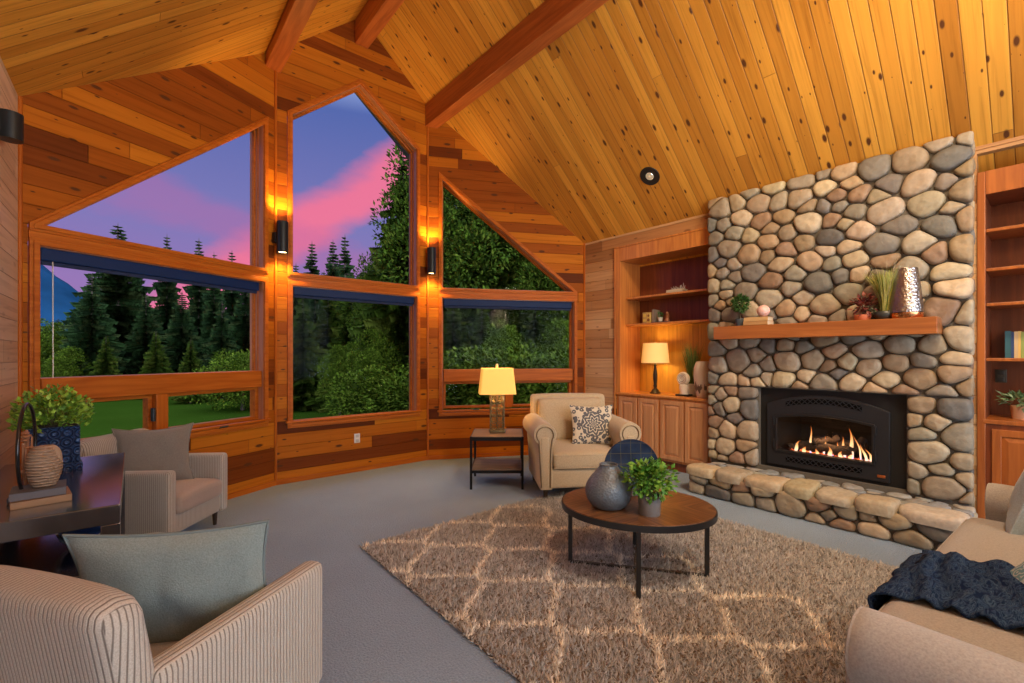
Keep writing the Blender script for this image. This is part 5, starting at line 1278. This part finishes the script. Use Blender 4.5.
# books, carved head, hoop
q = LF(-2.24, 2.28); bx, by = q[0], q[1]; bx, by = -.345, 3.12
flat_book('book', (bx, by, DT), PI+.16, .20, .19, .034, (.34, .19, .09), 'tan book, lower of the two stacked on the dark desk', 'stacked books on the desk')
flat_book('book', (bx-.005, by+.005, DT+.034), PI+.08, .185, .18, .036, (.13, .12, .13), 'grey-blue book under the carved tan vase on the desk', 'stacked books on the desk')
t = empty('carved_vase', (bx+.012, by+.0, DT+.070), .3, 'tan carved vase of woven texture with a folded top, standing on two books', 'vase')
m, nt, b = newmat('carved_tan'); tc = N(nt, 'ShaderNodeTexCoord'); wv = N(nt, 'ShaderNodeTexWave'); wv.bands_direction = 'Z'; wv.inputs['Scale'].default_value = 22; wv.inputs['Distortion'].default_value = 1.5; L(nt, tc.outputs['Object'], wv.inputs[0])
wx = N(nt, 'ShaderNodeTexWave'); wx.bands_direction = 'DIAGONAL'; wx.inputs['Scale'].default_value = 20; L(nt, tc.outputs['Object'], wx.inputs[0])
hh_ = math_(nt, 'MULTIPLY', wv.outputs[0], math_(nt, 'ADD', wx.outputs[0], .4)); L(nt, ramp(nt, hh_, [(.0, (.26, .17, .11)), (.7, (.44, .30, .20))]), b.inputs['Base Color']); b.inputs['Roughness'].default_value = .75
bp = N(nt, 'ShaderNodeBump'); bp.inputs['Strength'].default_value = 1; bp.inputs['Distance'].default_value = .006; L(nt, hh_, bp.inputs['Height']); L(nt, bp.outputs[0], b.inputs['Normal'])
MB().lathe(smoothprof([(0, 0), (.036, 0), (.052, .028), (.064, .08), (.063, .13), (.052, .172), (.034, .192), (0, .195)]), 40).build('vase_body', m, t)
MB().ball((.022, -.016, .135), (.038, .036, .062), 20, 14).build('folded_top', plain('smooth_tan', (.36, .25, .165), .7, bump=.2), t)
hp = empty('hoop_ornament', (-.405, 3.24, DT), 0, 'slim black hoop ornament with copper twig figures inside, on a grey base on the desk', 'ornament')
MB().rbox(-.06, .06, -.10, .10, 0, .03, .006, 3).build('ornament_base', plain('blue_grey_base', (.09, .12, .16), .5), hp)
Mh = Matrix.Rotation(.10, 4, 'Z')
# ring seen at a slant
dh = Vector((.02, 1, 0)).normalized(); hp.scale = (.92, .92, .92)
cz = .03+.235
MB().tube([(dh.x*.225*math.cos(k*PI/24), dh.y*.225*math.cos(k*PI/24), cz+.235*math.sin(k*PI/24)) for k in range(48)], .008, 10, None, True).build('hoop', plain('gloss_black', (.01, .01, .012), .18), hp)
mb = MB(); r = random.Random(4)
for k in range(7):
    a_ = r.uniform(-.12, .12); mb.tube([(dh.x*a_*.2, dh.y*a_*.2, .03), (dh.x*a_, dh.y*a_, .03+.10+.1*r.random()), (dh.x*(a_+r.uniform(-.06, .06)), dh.y*(a_+r.uniform(-.06, .06)), .03+.26+.08*r.random())], .005, 5)
for k in range(10):
    a_ = r.uniform(-.13, .13); mb.ball((dh.x*a_, dh.y*a_, .03+r.uniform(.12, .32)), (.016, .016, .010), 8, 6)
mb.build('copper_twigs', plain('copper_twig', (.42, .22, .12), .4, .6), hp)
# glass and chrome piece on the lower shelf
t = empty('blue_glass_bowl', (-.19, 3.30, .50), 0, 'blue and clear glass bowl on the lower shelf of the dark desk', 'bowl')
m = plain('blue_glass', (.03, .08, .30), .08, .2, coat=1); MB().lathe([(0, 0), (.05, 0), (.09, .035), (.12, .08), (.125, .085), (.11, .08), (.08, .045), (0, .02)], 36).build('bowl_body', m, t)
mb = MB()
for k in range(8):
    a_ = k*PI/4; mb.tube([(.05*math.cos(a_), .05*math.sin(a_), .008), (.10*math.cos(a_+.3), .10*math.sin(a_+.3), .04), (.128*math.cos(a_+.6), .128*math.sin(a_+.6), .088)], .006, 6)
mb.build('clear_ribs', plain('clear_rib', (.7, .75, .8), .1, .6), t)
# ================================================================== sofa
SF = fabric('light_grey_sofa_fabric', (.385, .37, .35), None, 0, 0, .25, 150, .85)
SROT = -.052; SX = 2.96
sf = empty('sofa', (SX, 0, 0), SROT, 'light greige sofa with rolled arms at the bottom right, its back to the camera side', 'sofa')
sx0, sx1 = -1.33, 1.27            # outer edges in local x
MB().rbox(sx0+.14, sx1-.14, -.52, .37, .10, .33, .03, 8).build('seat_frame', SF, sf)
def arm_(xo, s_, name='arm'):
    oc = xo-s_*.12; rr = .115; zc = .585
    outl = [(-.085, .10), (.06, .10), (.06, .40)]+[(rr*math.cos(a_), zc-0+rr*math.sin(a_)) for a_ in [(-50+i*14)*PI/180 for i in range(20)]]+[(-.085, .42)]
    outl = [(oc+s_*x, z) for x, z in outl]
    if s_ < 0: outl = outl[::-1]
    ys = [-.50, -.48, -.2, .0, .2, .295, .335, .35]; ks = [.93, 1, 1, 1, 1, 1, .985, .92]; n_ = len(outl); v = []; f = []
    for yy, k in zip(ys, ks):
        for (x, z) in outl: v.append((oc+(x-oc)*k, yy, (zc+(z-zc)*k) if z > .41 else z))
    for j in range(len(ys)-1):
        for k in range(n_): f.append((j*n_+k, (j+1)*n_+k, (j+1)*n_+(k+1) % n_, j*n_+(k+1) % n_))
    f.append(tuple(range(n_))); f.append(tuple(reversed([(len(ys)-1)*n_+k for k in range(n_)])))
    o = MB().add(v, f).build(name, SF, sf, smooth=55)
    MB().tube([(oc+s_*(rr-.01)*math.cos(a_), .344, zc+(rr-.01)*math.sin(a_)) for a_ in [(-50+i*14)*PI/180 for i in range(20)]], .007, 6).build('arm_welt', SF, o)
    return o
arm_(sx0, -1); arm_(sx1, 1)
cw = (sx1-sx0-.42)/2
for k in range(2):
    xa = sx0+.21+k*cw; xb = xa+cw
    def fn(x, y, z, xa=xa, xb=xb):
        e = max(0, 1-((x-(xa+xb)/2)/(cw/2))**4)*max(0, 1-((y)/.5)**4); return (x, y, z+.03*e*(1 if z > .42 else 0))
    c_ = MB().rbox(xa+.003, xb-.003, -.30, .425, .33, .495, .05, 10, fn=fn).build('seat_cushion', SF, sf)
    MB().tube([(xa+.05, .424, .475), (xb-.05, .424, .475)], .006, 6).build('cushion_welt', SF, c_)
    MB().rbox(xa+.01, xb-.01, -.42, -.22, .48, .88, .08, 8).build('back_cushion', SF, sf)
MB().rbox(sx0+.12, sx1-.12, -.56, -.36, .12, .82, .06, 8).build('backrest', SF, sf)
for x in (sx0+.12, sx1-.12):
    for y in (-.46, .30): MB().lathe([(.022, 0), (.034, .11)], 4, TR(x, y, 0, 0, 0, PI/4)).build('leg', M_darkwood, sf, smooth=0)
# navy throw draped over the seats
th = empty('throw_blanket', (SX, -.03, 0), SROT, 'navy and grey patterned throw draped over the sofa seat', 'blanket')
nu, nv = 90, 60; V = []; Q = []
for j in range(nv+1):
    s_ = j/nv*.90
    for i in range(nu+1):
        u = i/nu
        # path: across the seat towards +y, over the front edge and down
        y0_ = -.28; L1 = .70
        if s_ < L1: y = y0_+s_; z = .53-.012*(s_/L1)
        elif s_ < L1+.10: a_ = (s_-L1)/.10*PI/2; y = y0_+L1+.064*math.sin(a_); z = .518-.064*(1-math.cos(a_))
        else: y = y0_+L1+.066+.01*math.sin(u*23); z = .454-(s_-L1-.10)
        skew = -.25*(s_-.4)
        x = -.60+u*.66+skew*.25-.05*(1-u)*max(0, s_-.55)
        fold = .016*math.sin(s_*60+2.5*math.sin(u*5)+noise.noise(Vector((u*3, s_*4, 1)))*5)+.012*noise.noise(Vector((u*9, s_*9, 4)))+.014
        if s_ < L1: z += abs(fold)+.004
        else: y += abs(fold)*.8; z += .008
        V.append((x, y, z))
for j in range(nv):
    for i in range(nu): a_ = j*(nu+1)+i; Q.append((a_, a_+1, a_+nu+2, a_+nu+1))
m, nt, b = newmat('navy_marbled_knit'); tc = N(nt, 'ShaderNodeTexCoord'); mp = N(nt, 'ShaderNodeMapping'); mp.inputs['Scale'].default_value = (9, 26, 26); mp.inputs['Rotation'].default_value = (0, 0, .25); L(nt, tc.outputs['Object'], mp.inputs[0])
nz = N(nt, 'ShaderNodeTexNoise'); nz.inputs['Scale'].default_value = 1; nz.inputs['Detail'].default_value = 2; nz.inputs['Distortion'].default_value = 2.2; L(nt, mp.outputs[0], nz.inputs[0])
L(nt, ramp(nt, nz.outputs[0], [(.40, (.007, .018, .06)), (.47, (.035, .07, .15)), (.52, (.008, .022, .065)), (.58, (.05, .09, .17)), (.64, (.008, .022, .065))]), b.inputs['Base Color']); b.inputs['Roughness'].default_value = .95; b.inputs['Specular IOR Level'].default_value = .1
bp = N(nt, 'ShaderNodeBump'); bp.inputs['Strength'].default_value = .5; bp.inputs['Distance'].default_value = .01; L(nt, nz.outputs[0], bp.inputs['Height']); L(nt, bp.outputs[0], b.inputs['Normal'])
o = npmesh('blanket_cloth', np.array(V), np.array(Q), m, th, None, True); sm = o.modifiers.new('solid', 'SOLIDIFY'); sm.thickness = .010; sm.offset = 1
# cushions at the right
M_lb = fabric('pale_blue_linen', (.42, .53, .60), None, 0, 0, .3, 160)
m, nt, b = newmat('blue_damask'); tc = N(nt, 'ShaderNodeTexCoord'); nz = N(nt, 'ShaderNodeTexVoronoi'); nz.inputs['Scale'].default_value = 20; L(nt, tc.outputs['Object'], nz.inputs[0])
L(nt, ramp(nt, math_(nt, 'SINE', math_(nt, 'MULTIPLY', nz.outputs[0], 20)), [(.2, (.16, .36, .46)), (.6, (.50, .62, .66))]), b.inputs['Base Color']); b.inputs['Roughness'].default_value = .9
def M_at(p, rz, rx): return Matrix.Translation(p) @ Matrix.Rotation(rz, 4, 'Z') @ Matrix.Rotation(rx, 4, 'X')
pl_obj('throw_pillow', M_at((3.93, .06, .73), -.22, .26), 'plain pale blue cushion standing on the sofa at the right edge', .56, .56, .17, M_lb, piping=M_lb, ear=.05, seed=9)
pl_obj('throw_pillow', M_at((2.83, -.03, .60), .55, .8), 'blue and white patterned cushion in front of the plain pale blue one', .42, .40, .15, m, ear=.05, seed=12)
# ================================================================== outdoors
G0 = -.45
m, nt, b = newmat('mown_lawn'); tc = N(nt, 'ShaderNodeTexCoord'); n1 = N(nt, 'ShaderNodeTexNoise'); n1.inputs['Scale'].default_value = .5; n1.inputs['Detail'].default_value = 4; L(nt, tc.outputs['Object'], n1.inputs[0])
n2 = N(nt, 'ShaderNodeTexNoise'); n2.inputs['Scale'].default_value = 14; n2.inputs['Detail'].default_value = 5; L(nt, tc.outputs['Object'], n2.inputs[0])
c = mixc(nt, n1.outputs[0], (.016, .036, .003), (.028, .056, .006)); c = mixc(nt, .6, c, ramp(nt, n2.outputs[0], [(.3, (.55, .55, .5)), (.7, (1, 1, 1))]), 'MULTIPLY')
L(nt, c, b.inputs['Base Color']); b.inputs['Roughness'].default_value = .9; b.inputs['Specular IOR Level'].default_value = 0
V = []; Q = []; nx = 40
for j in range(nx+1):
    for i in range(nx+1):
        x = -60+i*3.5; y = 5.2+j*2.6; z = G0+.9*(1-math.exp(-max(0, y-24)/30))+.12*noise.noise(Vector((x*.1, y*.1, 0)))*min(1, max(0, (y-9)/8)); V.append((x, y, z))
for j in range(nx):
    for i in range(nx): a_ = j*(nx+1)+i; Q.append((a_, a_+1, a_+nx+2, a_+nx+1))
o = npmesh('lawn', np.array(V), np.array(Q), m, None, None, True); o['kind'] = 'structure'
# mountain far behind the left window, its distance haze painted into the base colour
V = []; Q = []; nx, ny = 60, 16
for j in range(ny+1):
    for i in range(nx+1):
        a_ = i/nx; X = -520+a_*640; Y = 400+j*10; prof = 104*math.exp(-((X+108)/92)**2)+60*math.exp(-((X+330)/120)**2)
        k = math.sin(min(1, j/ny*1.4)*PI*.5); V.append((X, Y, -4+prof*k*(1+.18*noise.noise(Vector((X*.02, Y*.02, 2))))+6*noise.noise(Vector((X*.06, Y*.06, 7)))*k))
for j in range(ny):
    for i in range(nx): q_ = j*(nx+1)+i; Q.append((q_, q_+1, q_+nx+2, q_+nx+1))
o = npmesh('mountain', np.array(V), np.array(Q), plain('haze_blue_slope', (.006, .026, .062), 1, spec=0, var=.25, vscale=.05), None, None, True)
tag(o, 'forested mountain slope in painted blue haze, far beyond the lawn at the far left', 'mountain')
# trees
M_bark = plain('bark', (.05, .035, .025), .9, bump=.5)
M_tree = tintmat('tree_foliage', .7, spec=.02, bscale=5)
def conifer_mesh(name, seed, H, Rr, cols, dens=1.0):
    r = random.Random(seed); V = []; Q = []; C = []
    lv = int(46*dens)
    for l in range(lv):
        t = l/lv; z = H*(.06+.93*t**.92); R0 = Rr*(1-t)**.9*(r.uniform(.7, 1.15))+.03
        for k in range(int(9+4*(1-t))):
            a = r.uniform(0, 2*PI); Lb = R0*r.uniform(.65, 1.1); dz = -.22*Lb*r.uniform(.4, 1.3); d = Vector((math.cos(a), math.sin(a), 0)); sd = Vector((-d.y, d.x, 0))
            n = max(4, int(Lb*8)); c = cols[r.randrange(len(cols))]
            for s in range(n):
                q = (s+.5)/n; p = d*Lb*q+Vector((0, 0, z+dz*q*q+.10*Lb*max(0, q-.7)))
                w = (.34*Lb*(1-q)**.6*.9+.11)*min(1, .25+2.2*(1-t))
                for sg in (-1, 1):
                    tip = p+sd*sg*w*r.uniform(.7, 1.2)+d*w*.75+Vector((0, 0, -r.uniform(.05, .3)*w)); b = len(V); e = d*.085*(1+Lb*.25)
                    V += [p-e, p+e, tip]; Q.append((b, b+1, b+2)); g = r.uniform(.6, 1.3); C += [[x*g for x in c]]*3
                    tip2 = p+sd*sg*w*.3+Vector((0, 0, -.20*min(1, .2+2*(1-t))-.3*w))+d*w*.2; b = len(V); V += [p-e, p+e*1.6, tip2]; Q.append((b, b+1, b+2)); C += [[x*g*.8 for x in c]]*3
    return npmesh(name, np.array([tuple(v) for v in V]), np.array(Q), M_tree, None, np.array(C))
def leafy_mesh(name, seed, rx, rz, zc, cols, n=9000, size=.16):
    r = random.Random(seed); lumps = []
    for _ in range(34):
        d = Vector((r.gauss(0, 1), r.gauss(0, 1), r.gauss(0, 1))).normalized(); k = r.uniform(.35, .85); lumps.append((Vector((d.x*rx*k, d.y*rx*k, zc+d.z*rz*k)), r.uniform(.25, .42)*rx))
    def f(r):
        c, rad = lumps[r.randrange(len(lumps))]; d = Vector((r.gauss(0, 1), r.gauss(0, 1), r.gauss(.2, 1))).normalized(); return c+d*rad*r.uniform(.75, 1.05), d
    return leaves(n, f, size, cols, seed, m=M_tree, name=name, asp=.55)
SPR = [(.019, .041, .012), (.026, .054, .017), (.015, .032, .012), (.041, .059, .019)]
SPG = [(0.035, 0.060, 0.006), (0.051, 0.082, 0.010), (0.025, 0.043, 0.006), (0.075, 0.095, 0.013)]
DEC = [(0.049, 0.082, 0.006), (0.072, 0.115, 0.009), (0.030, 0.054, 0.005), (0.102, 0.136, 0.015)]
DED = [(0.030, 0.053, 0.005), (0.045, 0.080, 0.007), (0.019, 0.036, 0.005), (0.065, 0.089, 0.010)]
def trunk(h, r0): return MB().lathe([(r0*1.3, -.5), (r0, .3), (r0*.7, h*.5), (.03, h*.96), (0, h)], 10)
protos = {}
def proto(kind):
    if kind in protos: return protos[kind]
    if kind == 'spruce': f = conifer_mesh('foliage', 1, 9, 2.3, SPR); tr_ = trunk(9, .16)
    elif kind == 'spruce_slim': f = conifer_mesh('foliage', 2, 9, 1.35, SPR, .9); tr_ = trunk(9, .12)
    elif kind == 'fir': f = conifer_mesh('foliage', 3, 9, 2.6, SPG, 1.15); tr_ = trunk(9, .18)
    elif kind == 'maple': f = leafy_mesh('foliage', 4, 2.1, 2.5, 3.0, DEC, 16000, .14); tr_ = trunk(3.6, .14)
    elif kind == 'dark': f = leafy_mesh('foliage', 5, 2.4, 4.2, 4.7, DED, 21000, .16); tr_ = trunk(6.5, .2)
    elif kind == 'shrub': f = leafy_mesh('foliage', 6, 1.5, 1.15, 1.0, DEC, 9000, .10); tr_ = trunk(1.2, .07)
    protos[kind] = (f, tr_.build('trunk', M_bark)); scene.collection.objects.unlink(f); scene.collection.objects.unlink(protos[kind][1]); return protos[kind]
LAB = {'spruce': 'dark broad spruce standing beyond the lawn', 'spruce_slim': 'slim dark spruce with a pointed top beyond the lawn', 'fir': 'tall green fir close behind the bay',
       'maple': 'bright leafy tree low behind the bay', 'dark': 'tall dense dark leafy tree behind the bay', 'shrub': 'low green shrub at the edge of the lawn'}
NAME = {'spruce': 'spruce_tree', 'spruce_slim': 'slim_spruce_tree', 'fir': 'fir_tree', 'maple': 'leafy_tree', 'dark': 'dense_leafy_tree', 'shrub': 'shrub'}
def tree(kind, px, t, top=None, H=None, wide=1.0, lab=None, seed=0):
    """px, distance, picture height of the top"""
    f, tr_ = proto(kind); d = ray(px, HZ); x, y = d[0]*t, d[1]*t
    g = G0+.9*(1-math.exp(-max(0, y-24)/30))
    base = {'spruce': 9, 'spruce_slim': 9, 'fir': 9, 'maple': 5.6, 'dark': 9.0, 'shrub': 2.2}[kind]
    if top is not None: H = EYE+(HZ-top)/FL*t-g
    s = H/base
    r = random.Random(int(px*7+t*13+seed))
    root = empty(NAME[kind], (x, y, g), r.uniform(0, 6.28), lab or LAB[kind]+' (%s)' % '', 'shrub' if kind == 'shrub' else 'tree', {'shrub': 'shrubs at the lawn edge'}.get(kind, 'trees beyond the lawn'))
    root['label'] = lab or LAB[kind]
    root.scale = (s*wide, s*wide, s)
    for o in (f, tr_): c = o.copy(); scene.collection.objects.link(c); c.parent = root
    return root
WL, WM, WR = ', seen through the left bay window', ', seen through the middle bay window', ', seen through the right bay window'
# left window: row of spruces 22-30 away
tree('spruce', 118, 24, 222, wide=1.25, lab='tallest broad dark spruce seen through the left bay window')
for px, t, top, k, w in ((92, 21, 272, 'spruce', 1.1), (62, 26, 318, 'maple', 1.2), (146, 23, 292, 'spruce', 1.1), (167, 27, 233, 'spruce_slim', 1.0), (182, 22, 290, 'spruce', 1.1), (199, 26, 237, 'spruce_slim', 1.1),
                         (214, 25, 251, 'spruce_slim', 1), (232, 27, 249, 'spruce_slim', 1.1), (222, 20, 300, 'spruce', 1.0), (246, 22, 270, 'spruce', .9), (135, 29, 262, 'spruce', 1), (156, 20, 330, 'fir', 1), (106, 19, 335, 'fir', 1.0), (70, 20, 345, 'maple', 1.1), (45, 24, 322, 'maple', 1.3), (25, 22, 330, 'maple', 1.2), (191, 18.5, 338, 'fir', 1.0)):
    tree(k, px, t, top, wide=w, lab=LAB[k]+WL)
tree('shrub', 243, 16, 350, lab='pale green shrub at the lawn edge, right end of the left bay window')
tree('shrub', 262, 17, 352, lab=LAB['shrub']+WM)
# middle window
for px, t, top, k, w in ((296, 24, 262, 'spruce_slim', 1.2), (312, 26, 240, 'spruce_slim', 1.2), (333, 22, 238, 'spruce', .8), (345, 25, 233, 'spruce_slim', 1.1), (362, 20, 246, 'dark', .7), (383, 17, 214, 'dark', .7), (403, 13.5, 150, 'fir', .8), (424, 14, 110, 'fir', .9), (375, 15, 262, 'dark', .8),
                         (303, 16, 292, 'fir', 1.0), (328, 17, 284, 'fir', 1.1), (374, 12.5, 322, 'maple', .8), (352, 16, 280, 'fir', 1.0), (315, 19, 280, 'spruce', 1.0), (398, 13, 300, 'fir', 1), (340, 13, 340, 'maple', .8), (300, 17, 378, 'shrub', 1.1), (368, 11.5, 372, 'shrub', 1.2), (402, 11.5, 366, 'shrub', 1.2)):
    tree(k, px, t, top, wide=w, lab=LAB[k]+WM)
# right window: a wall of dense trees
for px, t, top, k, w in ((446, 13.5, 100, 'dark', .75), (470, 15, 130, 'dark', .8), (492, 14, 160, 'fir', 1.0), (515, 15, 165, 'dark', .8), (540, 14, 190, 'dark', .8), (562, 15, 200, 'fir', 1.1), (453, 12.5, 290, 'fir', 1), (482, 12, 300, 'fir', 1), (508, 11.5, 318, 'maple', .8), (535, 12.5, 295, 'fir', 1.0), (562, 12, 312, 'maple', .8),
                         (468, 10, 352, 'shrub', 1.3), (500, 9.8, 348, 'shrub', 1.3), (535, 10, 352, 'shrub', 1.3), (560, 10.3, 350, 'shrub', 1.3), (590, 14, 180, 'dark', 1)):
    tree(k, px, t, top, wide=w, lab=LAB[k]+WR)
# darker woods behind, one row
for k in range(16):
    px = 20+k*38
    tree('spruce', px, 34+(k*7 % 5), (318 if px < 60 else 300 if px < 280 else 270 if px < 420 else 180), wide=1.5, lab='dark spruce in the back row of the woods'+(WL if px < 275 else WM if px < 428 else WR))
